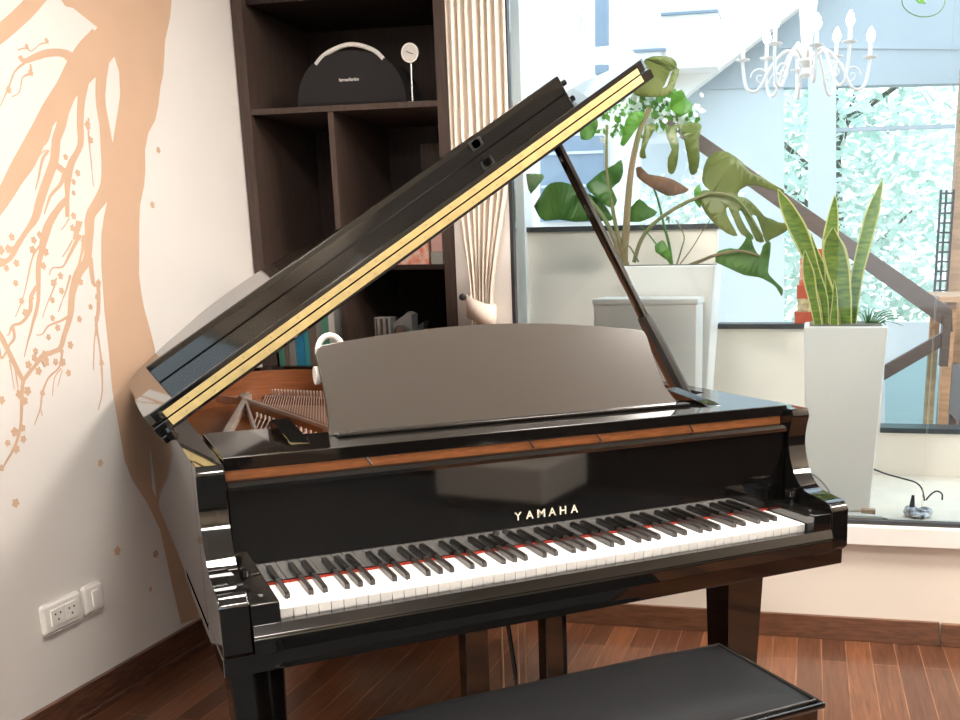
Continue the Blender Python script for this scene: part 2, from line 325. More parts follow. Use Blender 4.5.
# ------------------------------------------------------------------ mural
MUR = [[(1.125,2.124),(1.067,2.16),(1.042,2.268),(1.11,2.488),(1.864,2.751),(1.759,2.533),(1.719,2.368),(1.677,2.253),(1.652,2.173),(1.612,2.096),(1.595,2.031),(1.581,1.982),(1.558,1.937),(1.538,1.881),(1.513,1.831),(1.469,1.785),(1.443,1.73),(1.433,1.666),(1.419,1.618),(1.387,1.554),(1.371,1.49),(1.357,1.411),(1.342,1.332),(1.343,1.277),(1.348,1.225),(1.366,1.152),(1.38,1.085),(1.358,.987),(1.309,.858),(1.29,.725),(1.283,.624),(1.321,.538),(1.367,.425),(1.401,.33),(1.411,.252),(1.465,.119),(1.458,.103),(1.353,.118),(1.333,.233),(1.316,.356),(1.299,.479),(1.25,.586),(1.19,.678),(1.165,.75),(1.157,.866),(1.149,.979),(1.156,1.12),(1.158,1.228),(1.169,1.364),(1.186,1.455),(1.21,1.515),(1.238,1.57),(1.26,1.667),(1.292,1.744),(1.325,1.822),(1.35,1.885),(1.358,1.954),(1.337,2.014),(1.284,2.066),(1.184,2.1),(1.152,2.098)],[(1.285,2.072),(1.177,1.97),(1.152,1.941),(1.246,1.929),(1.34,2.006)],[(1.27,2.009),(1.259,1.971),(1.245,1.917),(1.235,1.868),(1.233,1.834),(1.235,1.807),(1.237,1.78),(1.234,1.746),(1.23,1.71),(1.226,1.677),(1.222,1.65),(1.217,1.628),(1.211,1.61),(1.201,1.594),(1.186,1.576),(1.169,1.558),(1.155,1.544),(1.14,1.53),(1.128,1.513),(1.12,1.495),(1.118,1.478),(1.115,1.462),(1.111,1.444),(1.107,1.426),(1.103,1.41),(1.099,1.397),(1.094,1.387),(1.089,1.379),(1.079,1.372),(1.065,1.362),(1.05,1.347),(1.036,1.327),(1.025,1.305),(1.015,1.283),(1.008,1.261),(1.003,1.239),(.997,1.219),(.988,1.201),(.976,1.183),(.965,1.166),(.957,1.152),(.951,1.14),(.944,1.132),(.935,1.128),(.921,1.126),(.908,1.123),(.899,1.123),(.889,1.123),(.877,1.119),(.866,1.112),(.856,1.103),(.846,1.094),(.835,1.086),(.822,1.078),(.811,1.07),(.801,1.063),(.791,1.055),(.783,1.039),(.775,1.01),(.768,.974),(.762,.943),(.755,.922),(.747,.906),(.738,.891),(.729,.878),(.718,.866),(.708,.855),(.695,.843),(.683,.832),(.674,.824),(.679,.82),(.688,.828),(.701,.839),(.714,.85),(.726,.861),(.737,.873),(.747,.887),(.756,.902),(.764,.919),(.772,.941),(.78,.972),(.788,1.008),(.796,1.036),(.804,1.049),(.812,1.055),(.822,1.062),(.832,1.07),(.844,1.078),(.856,1.086),(.868,1.095),(.879,1.102),(.886,1.107),(.893,1.108),(.9,1.108),(.911,1.109),(.925,1.112),(.942,1.115),(.959,1.122),(.969,1.134),(.976,1.147),(.984,1.161),(.996,1.177),(1.008,1.195),(1.02,1.215),(1.029,1.236),(1.035,1.258),(1.042,1.279),(1.054,1.299),(1.069,1.319),(1.081,1.335),(1.094,1.346),(1.107,1.355),(1.121,1.368),(1.13,1.382),(1.133,1.395),(1.137,1.408),(1.142,1.425),(1.148,1.444),(1.154,1.462),(1.158,1.479),(1.162,1.494),(1.167,1.506),(1.177,1.516),(1.192,1.527),(1.211,1.541),(1.232,1.557),(1.258,1.577),(1.28,1.603),(1.289,1.631),(1.292,1.658),(1.291,1.686),(1.289,1.72),(1.286,1.755),(1.283,1.789),(1.279,1.818),(1.277,1.843),(1.28,1.874),(1.295,1.922),(1.317,1.977),(1.333,2.017)],[(1.113,1.385),(1.113,1.363),(1.113,1.333),(1.115,1.309),(1.125,1.299),(1.133,1.299),(1.135,1.297),(1.133,1.279),(1.128,1.253),(1.123,1.23),(1.117,1.214),(1.111,1.2),(1.107,1.184),(1.107,1.165),(1.11,1.143),(1.112,1.123),(1.112,1.106),(1.112,1.09),(1.111,1.071),(1.108,1.043),(1.106,1.013),(1.101,.985),(1.092,.961),(1.081,.941),(1.073,.926),(1.078,.925),(1.086,.939),(1.098,.96),(1.107,.984),(1.113,1.012),(1.118,1.043),(1.12,1.07),(1.121,1.09),(1.12,1.106),(1.12,1.123),(1.12,1.143),(1.119,1.165),(1.12,1.184),(1.125,1.198),(1.133,1.211),(1.14,1.228),(1.145,1.252),(1.15,1.278),(1.152,1.299),(1.144,1.309),(1.135,1.309),(1.132,1.312),(1.132,1.335),(1.134,1.364),(1.135,1.386)],[(1.11,1.185),(1.105,1.17),(1.098,1.148),(1.091,1.125),(1.085,1.098),(1.078,1.07),(1.074,1.05),(1.078,1.049),(1.083,1.069),(1.09,1.098),(1.096,1.124),(1.104,1.147),(1.113,1.169),(1.118,1.184)],[(1.189,1.962),(1.179,1.929),(1.165,1.884),(1.154,1.843),(1.147,1.815),(1.142,1.791),(1.138,1.77),(1.136,1.749),(1.135,1.731),(1.13,1.715),(1.119,1.699),(1.103,1.683),(1.087,1.668),(1.077,1.654),(1.067,1.641),(1.061,1.626),(1.057,1.61),(1.054,1.593),(1.053,1.574),(1.049,1.549),(1.044,1.522),(1.041,1.502),(1.058,1.503),(1.062,1.523),(1.067,1.55),(1.073,1.575),(1.079,1.594),(1.086,1.611),(1.093,1.626),(1.098,1.638),(1.104,1.649),(1.112,1.661),(1.125,1.676),(1.141,1.694),(1.155,1.713),(1.161,1.733),(1.165,1.753),(1.167,1.774),(1.172,1.795),(1.178,1.818),(1.187,1.845),(1.207,1.886),(1.23,1.933),(1.248,1.966)],[(1.11,1.884),(1.099,1.863),(1.085,1.833),(1.073,1.807),(1.065,1.789),(1.059,1.776),(1.054,1.763),(1.047,1.75),(1.037,1.735),(1.028,1.718),(1.022,1.699),(1.016,1.68),(1.01,1.662),(.999,1.644),(.986,1.625),(.973,1.606),(.96,1.586),(.948,1.567),(.936,1.548),(.926,1.53),(.919,1.514),(.91,1.499),(.899,1.485),(.886,1.471),(.871,1.457),(.857,1.443),(.843,1.431),(.83,1.418),(.82,1.406),(.811,1.395),(.803,1.387),(.788,1.38),(.772,1.374),(.759,1.37),(.765,1.358),(.777,1.362),(.796,1.369),(.813,1.377),(.826,1.388),(.837,1.399),(.847,1.411),(.859,1.423),(.871,1.436),(.885,1.449),(.901,1.462),(.919,1.475),(.936,1.491),(.948,1.509),(.957,1.526),(.968,1.543),(.979,1.561),(.991,1.58),(1.005,1.6),(1.018,1.619),(1.032,1.639),(1.044,1.66),(1.052,1.681),(1.057,1.7),(1.062,1.717),(1.072,1.731),(1.082,1.745),(1.093,1.761),(1.1,1.776),(1.106,1.789),(1.115,1.805),(1.133,1.83),(1.155,1.858),(1.171,1.879)],[(1.016,1.646),(1.024,1.641),(1.035,1.634),(1.046,1.628),(1.057,1.625),(1.067,1.624),(1.073,1.623),(1.082,1.64),(1.076,1.641),(1.069,1.641),(1.062,1.643),(1.053,1.648),(1.042,1.654),(1.035,1.659)],[(1.05,1.626),(1.047,1.618),(1.04,1.606),(1.032,1.595),(1.019,1.585),(1.003,1.574),(.988,1.561),(.976,1.542),(.965,1.522),(.957,1.508),(.962,1.507),(.971,1.521),(.984,1.54),(.997,1.557),(1.012,1.568),(1.028,1.579),(1.044,1.59),(1.056,1.603),(1.064,1.615),(1.069,1.624)],[(1.052,1.562),(1.039,1.553),(1.02,1.54),(1.003,1.526),(.988,1.514),(.974,1.501),(.961,1.487),(.949,1.473),(.94,1.458),(.932,1.443),(.927,1.43),(.922,1.417),(.918,1.403),(.911,1.391),(.905,1.377),(.899,1.358),(.894,1.33),(.891,1.298),(.885,1.269),(.876,1.247),(.866,1.228),(.856,1.21),(.848,1.192),(.839,1.176),(.831,1.161),(.822,1.143),(.814,1.126),(.809,1.114),(.813,1.114),(.818,1.125),(.827,1.142),(.837,1.159),(.847,1.174),(.856,1.19),(.866,1.207),(.879,1.225),(.889,1.244),(.899,1.268),(.906,1.297),(.913,1.33),(.918,1.357),(.925,1.374),(.932,1.387),(.939,1.4),(.947,1.413),(.954,1.426),(.962,1.438),(.97,1.452),(.979,1.466),(.988,1.479),(.998,1.491),(1.01,1.503),(1.023,1.516),(1.039,1.529),(1.056,1.542),(1.068,1.552)],[(.89,1.311),(.882,1.304),(.871,1.294),(.861,1.282),(.856,1.269),(.854,1.255),(.85,1.244),(.842,1.233),(.83,1.222),(.819,1.214),(.808,1.21),(.793,1.209),(.781,1.205),(.773,1.197),(.77,1.188),(.767,1.182),(.764,1.18),(.761,1.18),(.759,1.18),(.758,1.178),(.761,1.177),(.766,1.177),(.771,1.18),(.776,1.186),(.781,1.193),(.787,1.199),(.796,1.201),(.809,1.202),(.825,1.207),(.839,1.216),(.852,1.227),(.864,1.24),(.869,1.254),(.871,1.268),(.875,1.279),(.883,1.288),(.893,1.297),(.901,1.304)],[(.778,1.201),(.78,1.192),(.781,1.18),(.78,1.17),(.773,1.163),(.764,1.156),(.758,1.151),(.761,1.147),(.769,1.151),(.781,1.158),(.79,1.168),(.792,1.18),(.791,1.193),(.789,1.202)],[(.934,1.429),(.923,1.421),(.908,1.409),(.893,1.394),(.884,1.378),(.874,1.359),(.865,1.339),(.854,1.316),(.843,1.292),(.831,1.271),(.818,1.253),(.806,1.237),(.798,1.226),(.801,1.225),(.809,1.236),(.822,1.252),(.835,1.27),(.847,1.291),(.859,1.315),(.871,1.338),(.88,1.358),(.889,1.376),(.9,1.392),(.914,1.405),(.929,1.417),(.94,1.424)],[(1.257,2.059),(1.24,2.045),(1.213,2.025),(1.189,2.005),(1.169,1.986),(1.152,1.968),(1.132,1.947),(1.113,1.923),(1.094,1.899),(1.076,1.877),(1.059,1.86),(1.044,1.844),(1.027,1.827),(1.01,1.809),(.994,1.79),(.978,1.771),(.964,1.754),(.951,1.739),(.936,1.723),(.919,1.703),(.9,1.681),(.883,1.662),(.868,1.645),(.854,1.628),(.839,1.61),(.825,1.591),(.81,1.573),(.795,1.556),(.783,1.543),(.77,1.531),(.746,1.509),(.703,1.471),(.651,1.426),(.601,1.385),(.556,1.35),(.513,1.319),(.473,1.292),(.429,1.268),(.387,1.247),(.358,1.234),(.361,1.228),(.391,1.238),(.436,1.255),(.483,1.276),(.528,1.301),(.575,1.331),(.624,1.364),(.679,1.404),(.736,1.448),(.783,1.484),(.81,1.507),(.826,1.521),(.841,1.536),(.859,1.553),(.876,1.571),(.893,1.588),(.911,1.604),(.93,1.62),(.949,1.639),(.968,1.662),(.985,1.685),(1.001,1.706),(1.013,1.724),(1.025,1.738),(1.037,1.753),(1.054,1.769),(1.074,1.786),(1.093,1.802),(1.111,1.817),(1.128,1.832),(1.15,1.85),(1.177,1.87),(1.206,1.892),(1.233,1.912),(1.257,1.928),(1.277,1.943),(1.299,1.959),(1.323,1.979),(1.347,2.0),(1.364,2.015)],[(1.237,2.361),(1.195,2.37),(1.133,2.383),(1.064,2.391),(.993,2.39),(.918,2.384),(.843,2.372),(.759,2.35),(.678,2.324),(.624,2.306),(.618,2.288),(.67,2.297),(.744,2.31),(.818,2.319),(.881,2.321),(.942,2.319),(.996,2.311),(1.04,2.293),(1.078,2.268),(1.106,2.249)],[(1.694,2.489),(1.769,2.557),(1.88,2.659),(1.99,2.763),(2.082,2.854),(2.168,2.944),(2.241,3.036),(2.293,3.133),(2.327,3.225),(2.349,3.287),(2.306,3.273),(2.263,3.204),(2.202,3.108),(2.13,3.016),(2.051,2.938),(1.961,2.86),(1.862,2.781),(1.741,2.691),(1.615,2.603),(1.53,2.544)],[(1.47,2.549),(1.478,2.604),(1.489,2.685),(1.486,2.76),(1.456,2.815),(1.414,2.854),(1.384,2.878),(1.323,2.841),(1.32,2.799),(1.314,2.74),(1.3,2.68),(1.27,2.612),(1.232,2.534),(1.203,2.478)],[(.604,1.377),(.591,1.352),(.573,1.317),(.558,1.281),(.553,1.247),(.551,1.213),(.546,1.182),(.532,1.154),(.513,1.128),(.5,1.111),(.502,1.109),(.517,1.126),(.538,1.151),(.555,1.18),(.562,1.213),(.563,1.247),(.57,1.28),(.585,1.314),(.605,1.348),(.621,1.372)],[(1.191,1.965),(1.183,1.968),(1.172,1.971),(1.16,1.973),(1.149,1.975),(1.137,1.977),(1.12,1.976),(1.101,1.974),(1.079,1.97),(1.058,1.965),(1.037,1.958),(1.019,1.95),(1.002,1.942),(.986,1.934),(.971,1.926),(.964,1.923),(.96,1.923),(.956,1.927),(.952,1.93),(.939,1.922),(.942,1.918),(.948,1.912),(.96,1.909),(.976,1.913),(.993,1.92),(1.008,1.926),(1.025,1.932),(1.042,1.939),(1.059,1.944),(1.077,1.948),(1.095,1.952),(1.11,1.953),(1.118,1.952),(1.124,1.949),(1.133,1.945),(1.144,1.942),(1.156,1.939),(1.164,1.937)],[(.958,1.913),(.947,1.906),(.931,1.894),(.917,1.881),(.906,1.867),(.897,1.851),(.886,1.835),(.874,1.817),(.86,1.797),(.851,1.784),(.854,1.783),(.864,1.797),(.879,1.816),(.893,1.834),(.903,1.851),(.913,1.866),(.922,1.879),(.936,1.891),(.952,1.901),(.964,1.908)],[(.979,1.911),(.979,1.904),(.977,1.895),(.974,1.889),(.967,1.885),(.955,1.879),(.944,1.87),(.937,1.857),(.932,1.842),(.926,1.831),(.916,1.823),(.905,1.818),(.896,1.814),(.897,1.812),(.905,1.815),(.918,1.821),(.93,1.83),(.936,1.842),(.942,1.857),(.948,1.869),(.958,1.875),(.971,1.879),(.983,1.886),(.988,1.897),(.987,1.906),(.986,1.913)],[(.942,1.939),(.951,1.942),(.964,1.947),(.974,1.949),(.98,1.948),(.985,1.945),(.994,1.946),(1.006,1.953),(1.02,1.964),(1.032,1.971),(1.042,1.975),(1.05,1.977),(1.055,1.978),(1.056,1.982),(1.05,1.981),(1.041,1.979),(1.03,1.974),(1.018,1.966),(1.003,1.955),(.993,1.949),(.989,1.949),(.985,1.953),(.977,1.955),(.964,1.951),(.951,1.946),(.942,1.942)],[(1.274,2.334),(1.24,2.301),(1.192,2.255),(1.147,2.214),(1.107,2.179),(1.069,2.147),(1.035,2.12),(1.013,2.099),(.998,2.085),(.982,2.071),(.96,2.053),(.935,2.033),(.91,2.014),(.891,2.0),(.871,1.986),(.839,1.962),(.793,1.923),(.739,1.877),(.688,1.835),(.638,1.799),(.59,1.765),(.546,1.735),(.506,1.711),(.47,1.691),(.446,1.678),(.448,1.672),(.474,1.683),(.511,1.7),(.554,1.721),(.603,1.747),(.656,1.779),(.71,1.814),(.768,1.855),(.827,1.9),(.875,1.937),(.905,1.958),(.925,1.972),(.947,1.988),(.973,2.008),(1.001,2.029),(1.025,2.049),(1.045,2.066),(1.059,2.08),(1.079,2.097),(1.112,2.122),(1.155,2.152),(1.203,2.186),(1.26,2.227),(1.318,2.271),(1.362,2.302)],[(.69,1.826),(.675,1.797),(.653,1.758),(.637,1.721),(.635,1.694),(.639,1.671),(.638,1.65),(.625,1.626),(.605,1.603),(.593,1.586),(.595,1.585),(.609,1.601),(.629,1.625),(.644,1.65),(.647,1.673),(.646,1.697),(.649,1.722),(.667,1.757),(.69,1.796),(.708,1.824)],[(.568,1.348),(.588,1.329),(.618,1.3),(.647,1.271),(.673,1.243),(.698,1.215),(.718,1.19),(.729,1.174),(.735,1.163),(.742,1.15),(.748,1.135),(.754,1.119),(.761,1.102),(.77,1.082),(.78,1.061),(.788,1.046),(.801,1.05),(.795,1.065),(.786,1.086),(.778,1.106),(.771,1.123),(.764,1.139),(.758,1.155),(.753,1.168),(.747,1.181),(.735,1.199),(.716,1.224),(.691,1.254),(.666,1.283),(.637,1.313),(.608,1.342),(.588,1.362)],[(.704,1.138),(.71,1.13),(.72,1.119),(.734,1.115),(.746,1.125),(.758,1.139),(.767,1.15),(.761,1.153),(.752,1.142),(.74,1.128),(.732,1.122),(.732,1.126),(.731,1.137),(.73,1.146)],[(1.039,1.778),(1.028,1.76),(1.013,1.735),(.999,1.715),(.991,1.705),(.984,1.698),(.976,1.69),(.964,1.677),(.952,1.664),(.943,1.654),(.948,1.653),(.956,1.662),(.969,1.676),(.981,1.688),(.991,1.694),(1.001,1.7),(1.013,1.712),(1.027,1.733),(1.04,1.759),(1.05,1.777)],[(1.004,1.688),(.996,1.681),(.985,1.671),(.974,1.657),(.967,1.641),(.959,1.622),(.952,1.606),(.945,1.592),(.939,1.58),(.935,1.572),(.94,1.572),(.944,1.58),(.951,1.592),(.959,1.605),(.967,1.622),(.976,1.64),(.985,1.656),(.995,1.668),(1.006,1.677),(1.013,1.684)],[(.995,1.687),(.985,1.68),(.971,1.671),(.956,1.661),(.942,1.648),(.926,1.635),(.915,1.625),(.92,1.623),(.93,1.633),(.944,1.647),(.959,1.659),(.974,1.669),(.988,1.678),(.998,1.684)],[(1.187,1.796),(1.186,1.787),(1.183,1.774),(1.181,1.761),(1.179,1.747),(1.178,1.733),(1.178,1.717),(1.178,1.7),(1.178,1.68),(1.177,1.66),(1.177,1.637),(1.175,1.613),(1.175,1.596),(1.178,1.596),(1.179,1.613),(1.18,1.637),(1.182,1.66),(1.183,1.681),(1.183,1.7),(1.184,1.718),(1.186,1.734),(1.187,1.749),(1.189,1.762),(1.191,1.775),(1.194,1.788),(1.196,1.797)],[(1.086,1.456),(1.081,1.451),(1.072,1.442),(1.062,1.431),(1.051,1.418),(1.039,1.403),(1.027,1.39),(1.018,1.378),(1.01,1.368),(1.001,1.362),(.989,1.36),(.974,1.36),(.962,1.359),(.953,1.352),(.948,1.343),(.945,1.338),(.949,1.337),(.952,1.342),(.957,1.35),(.964,1.355),(.974,1.356),(.989,1.355),(1.004,1.357),(1.016,1.365),(1.027,1.375),(1.037,1.386),(1.05,1.399),(1.064,1.414),(1.076,1.426),(1.086,1.436),(1.096,1.443),(1.102,1.449)],[(1.103,1.453),(1.099,1.442),(1.094,1.426),(1.089,1.409),(1.081,1.392),(1.072,1.375),(1.065,1.363),(1.073,1.361),(1.081,1.373),(1.091,1.391),(1.101,1.408),(1.108,1.425),(1.115,1.441),(1.12,1.452)],[(1.026,1.337),(1.02,1.325),(1.011,1.309),(1.003,1.294),(.996,1.284),(.99,1.275),(.984,1.265),(.974,1.253),(.967,1.241),(.961,1.232),(.965,1.231),(.971,1.239),(.979,1.252),(.987,1.264),(.995,1.273),(1.002,1.282),(1.01,1.292),(1.019,1.307),(1.029,1.323),(1.036,1.335)],[(1.002,1.221),(.993,1.218),(.979,1.213),(.965,1.208),(.948,1.205),(.931,1.201),(.914,1.196),(.903,1.188),(.895,1.18),(.888,1.174),(.88,1.172),(.872,1.172),(.866,1.173),(.866,1.17),(.872,1.169),(.881,1.169),(.891,1.171),(.9,1.177),(.908,1.185),(.918,1.191),(.932,1.195),(.95,1.198),(.968,1.202),(.984,1.206),(.998,1.21),(1.007,1.213)],[(.97,1.329),(.964,1.318),(.956,1.304),(.947,1.29),(.939,1.28),(.931,1.27),(.923,1.259),(.913,1.245),(.903,1.229),(.896,1.218),(.899,1.217),(.906,1.228),(.917,1.244),(.927,1.258),(.935,1.268),(.944,1.278),(.952,1.288),(.962,1.302),(.97,1.317),(.976,1.328)],[(1.055,1.438),(1.05,1.432),(1.042,1.424),(1.035,1.415),(1.025,1.406),(1.014,1.396),(1.006,1.389),(1.01,1.387),(1.018,1.394),(1.029,1.403),(1.04,1.413),(1.048,1.422),(1.056,1.43),(1.061,1.436)],[(.952,1.122),(.949,1.109),(.943,1.09),(.934,1.075),(.92,1.065),(.902,1.058),(.886,1.048),(.874,1.035),(.863,1.022),(.854,1.007),(.849,.994),(.845,.98),(.84,.966),(.83,.95),(.818,.933),(.81,.921),(.813,.92),(.822,.931),(.835,.948),(.846,.964),(.852,.978),(.856,.992),(.861,1.005),(.87,1.019),(.88,1.032),(.891,1.044),(.907,1.053),(.925,1.061),(.94,1.071),(.952,1.088),(.959,1.107),(.964,1.12)],[(.841,.965),(.842,.958),(.843,.948),(.844,.941),(.847,.941),(.847,.948),(.846,.958),(.844,.965)],[(.943,1.07),(.934,1.065),(.922,1.056),(.91,1.044),(.903,1.027),(.897,1.007),(.893,.993),(.896,.993),(.901,1.007),(.906,1.026),(.914,1.043),(.925,1.054),(.937,1.062),(.946,1.068)],[(.946,1.064),(.937,1.05),(.926,1.031),(.918,1.017),(.92,1.016),(.929,1.03),(.94,1.049),(.949,1.063)],[(.754,1.111),(.754,1.097),(.755,1.078),(.755,1.061),(.756,1.047),(.756,1.036),(.756,1.028),(.759,1.028),(.759,1.036),(.759,1.047),(.759,1.061),(.759,1.078),(.759,1.097),(.759,1.111)],[(.769,1.082),(.769,1.065),(.77,1.042),(.771,1.026),(.773,1.026),(.774,1.042),(.775,1.065),(.775,1.082)],[(1.054,1.501),(1.048,1.495),(1.039,1.485),(1.031,1.478),(1.024,1.472),(1.018,1.468),(1.013,1.466),(1.015,1.464),(1.02,1.466),(1.027,1.47),(1.035,1.476),(1.043,1.484),(1.053,1.493),(1.059,1.499)],[(1.084,1.495),(1.077,1.478),(1.066,1.455),(1.059,1.439),(1.074,1.436),(1.085,1.452),(1.101,1.475),(1.111,1.491)]]
FLW = [(.781,1.374,.01),(.781,1.406,.011),(.809,1.409,.01),(.822,1.406,.009),(.83,1.371,.009),(.792,1.358,.008),(.896,1.407,.01),(.944,1.402,.01),(.928,1.363,.009),(.817,1.317,.008),(.829,1.268,.008),(.866,1.275,.008),(.837,1.235,.01),(.99,1.334,.009),(.959,1.314,.01),(.986,1.291,.009),(.945,1.266,.008),(.936,1.215,.008),(.951,1.186,.009),(.91,1.162,.008),(1.098,1.24,.008),(1.044,1.206,.009),(1.146,1.31,.01),(1.133,1.268,.009),(1.118,1.202,.009),(.993,1.133,.01),(.951,1.122,.009),(.854,1.127,.008),(.847,1.108,.009),(.886,1.113,.011),(.886,1.093,.012),(.925,1.089,.009),(.952,1.086,.011),(.821,1.091,.01),(.855,1.07,.01),(1.115,1.067,.009),(.97,1.052,.009),(.773,1.014,.011),(.804,1.019,.011),(.788,.993,.01),(.858,1.006,.008),(.708,1.006,.01),(.737,.913,.011),(.767,.919,.009),(.764,.888,.009),(.707,.887,.008),(.734,.865,.01),(.673,.823,.008),(1.069,1.315,.009),(.703,.717,.011),(1.079,.468,.013),(1.26,.405,.012),(1.414,.401,.016),(1.213,.295,.008),(1.054,.762,.01),(1.434,.712,.014),(1.511,1.736,.009),(1.448,1.557,.01),(1.073,1.673,.008),(1.115,1.632,.009),(1.093,1.605,.008),(1.087,1.573,.007),(1.075,1.507,.009),(1.183,1.775,.011),(1.189,1.733,.009),(.977,1.957,.006),(1.057,1.986,.007),(.979,1.888,.008),(.889,1.83,.008),(.826,1.441,.009),(.905,1.434,.009),(.93,1.449,.009),(1.103,1.435,.009),(1.064,1.472,.009)]
def decal(bm, pts, o):
    vs = [bm.verts.new(LW(u, z, o)) for u, z in pts]
    es = [bm.edges.new((vs[i], vs[(i+1) % len(vs)])) for i in range(len(vs))]
    bmesh.ops.triangle_fill(bm, use_beauty=True, use_dissolve=False, edges=es)
bm = B()
for i, p in enumerate(MUR):
    if i < 2: decal(bm, p, .0005+i*.0001)
    else:
        n = len(p)//2; o = .0007+i*.00001
        a = [bm.verts.new(LW(u, z, o)) for u, z in p[:n]]; b = [bm.verts.new(LW(u, z, o)) for u, z in p[n:][::-1]]
        for j in range(n-1): bm.faces.new([a[j], a[j+1], b[j+1], b[j]])
for i, (u, z, r) in enumerate(FLW):
    o = .0015+i*.000005; ph = random.random()*6
    pts = []
    for j in range(20):
        t = 2*PI*j/20; q = r*1.3*(.86+.16*math.cos(5*t+ph)); pts.append((u+q*math.cos(t), z+q*math.sin(t)))
    bm.faces.new([bm.verts.new(LW(a, b, o)) for a, b in pts])
tag(obj('wall_mural', bm, M['mural']), 'tan painted mural of a blossoming tree on the white left wall', 'mural')

# sockets
e = empty('wall_outlet', LW(.806, .31), 'white double power outlet plate on the left wall', 'outlet')
TW = lambda u, z, o: LW(u, z, o)
one('plate', M['plastic'], e, (.724, .308, 0), (.886, .402, .016), TW, .012, 3)
one('socket', M['plastic'], e, (.752, .330, .012), (.805, .381, .020), TW, .002)
one('socket', M['plastic'], e, (.808, .330, .012), (.861, .381, .020), TW, .002)
for c in (.778, .834):
    bm = B()
    for du, dz in ((-.010, .008), (.010, .008), (0, -.010)): disc(bm, LW(c+du, .357+dz, .0195), NL, .0032, .0012, 10)
    obj('socket_holes', bm, M['hole'], e)
e = empty('light_switch', LW(.936, .315), 'white single switch plate right of the double outlet', 'switch')
one('plate', M['plastic'], e, (.893, .312, 0), (.982, .404, .016), TW, .012, 3)
one('rocker', M['plastic'], e, (.925, .332, .012), (.956, .384, .021), TW, .003)

# ================================================================== BOOKCASE
e = empty('bookcase', W(-.77, .09, 0), 'tall dark brown built-in bookcase in the corner behind the piano', 'bookcase')
F, K = M['bookfront'], M['bookcase']
def pan(name, lo, hi, m=K, bev=.001): return one(name, m, e, lo, hi, W, bev)
pan('side_panel', (-1.190, .09, 0), (-1.146, .62, 2.88), F); pan('side_panel', (-.402, .09, 0), (-.358, .62, 2.88), F)
pan('back_panel', (-1.146, .60, 0), (-.402, .62, 2.88))
pan('shelf', (-1.146, .095, 1.911), (-.402, .60, 1.932), F)
pan('shelf', (-1.146, .12, 2.30), (-.402, .60, 2.335)); pan('shelf', (-1.146, .12, 2.70), (-.402, .60, 2.72))
pan('divider', (-.838, .10, .10), (-.815, .60, 1.911), F)
pan('shelf', (-.815, .11, 1.335), (-.402, .60, 1.354)); pan('shelf', (-.815, .11, 1.035), (-.402, .60, 1.055)); pan('shelf', (-1.146, .11, .885), (-.838, .60, .905))
pan('shelf', (-1.146, .11, .10), (-.402, .60, .125)); pan('plinth', (-1.146, .12, 0), (-.402, .14, .10))
pan('inner_panel', (-.66, .565, 1.36), (-.402, .60, 1.84), F)

# speaker
e = empty('speaker', W(-.757, .2, 1.932), 'dark half-moon speaker with a silver handle on the upper shelf', 'speaker')
pts = crom([(-.975, 1.932), (-.970, 1.99), (-.935, 2.06), (-.87, 2.105), (-.757, 2.126), (-.645, 2.105), (-.58, 2.06), (-.545, 1.99), (-.540, 1.932)], 5)
pr = [(p[0], p[1]) for p in [(v.x, v.y) for v in [Vector((a[0], a[1], 0)) for a in pts]]]
bm = B(); prism(bm, pr, .14, .30, lambda a, b, c: W(a, c, b), .02); obj('body', bm, M['speaker'], e)
hp = crom([(-.892, .145, 2.085), (-.845, .145, 2.122), (-.752, .145, 2.147), (-.665, .145, 2.125), (-.622, .145, 2.090)], 6)
bm = B(); tube(bm, [W(*p) for p in hp], .0085, 8); obj('handle', bm, M['silverpaint'], e)
text_part('lettering', 'harman/kardon', M['labelw'], e, W(-.800, .1385, 2.020), DD, (0, 0, 1), .012, .078, .001)
# desk clock
e = empty('desk_clock', W(-.515, .14, 1.932), 'small round silver clock on a thin stand beside the speaker', 'clock')
bm = B(); disc(bm, W(-.515, .14, 1.932), (0, 0, 1), .022, .004); obj('foot', bm, M['steel'], e)
bm = B(); tube(bm, [W(-.515, .14, 1.934), W(-.513, .14, 2.075)], .004, 8); obj('stem', bm, M['steel'], e)
bm = B(); disc(bm, W(-.512, .150, 2.103), -ND, .034, .022, 28); obj('case', bm, M['steel'], e)
bm = B(); disc(bm, W(-.512, .1285, 2.103), -ND, .028, .001, 28); obj('dial', bm, M['bwhite'], e)
bm = B(); tube(bm, [W(-.525, .1265, 2.108), W(-.500, .1265, 2.098)], .0018, 6); obj('hands', bm, M['frame'], e)

# books, lower left
bk = [(.026, .27, 'bgreen', 'green book'), (.018, .255, 'bbrown', 'brown book'), (.030, .262, 'bgrey', 'grey book'), (.036, .245, 'bblue', 'bright blue book'), (.020, .268, 'bteal', 'teal book'), (.032, .28, 'bbrown', 'wide brown book'), (.022, .30, 'bgrey', 'tall grey book'), (.03, .29, 'bgreen', 'dark green book'), (.026, .31, 'bwhite', 'off-white book')]
s = -1.135
for th, h, mk, lab in bk:
    e = empty('book', W(s+th/2, .2, .905), lab+' standing in the left lower compartment of the bookcase', 'book', 'books in the lower left compartment')
    one('cover', M[mk], e, (s, .125, .905), (s+th, .30, .905+h), W, .002)
    one('pages', M['bwhite'], e, (s+.003, .13, .9045+h), (s+th-.003, .297, .9065+h), W)
    s += th+.0015
e = empty('picture_book', W(-.57, .14, 1.354), 'red and white printed book facing out on the right middle shelf', 'book')
one('cover', M['cover'], e, (-.665, .13, 1.354), (-.478, .150, 1.52), W, .001); one('pages', M['bwhite'], e, (-.662, .150, 1.357), (-.481, .158, 1.517), W)
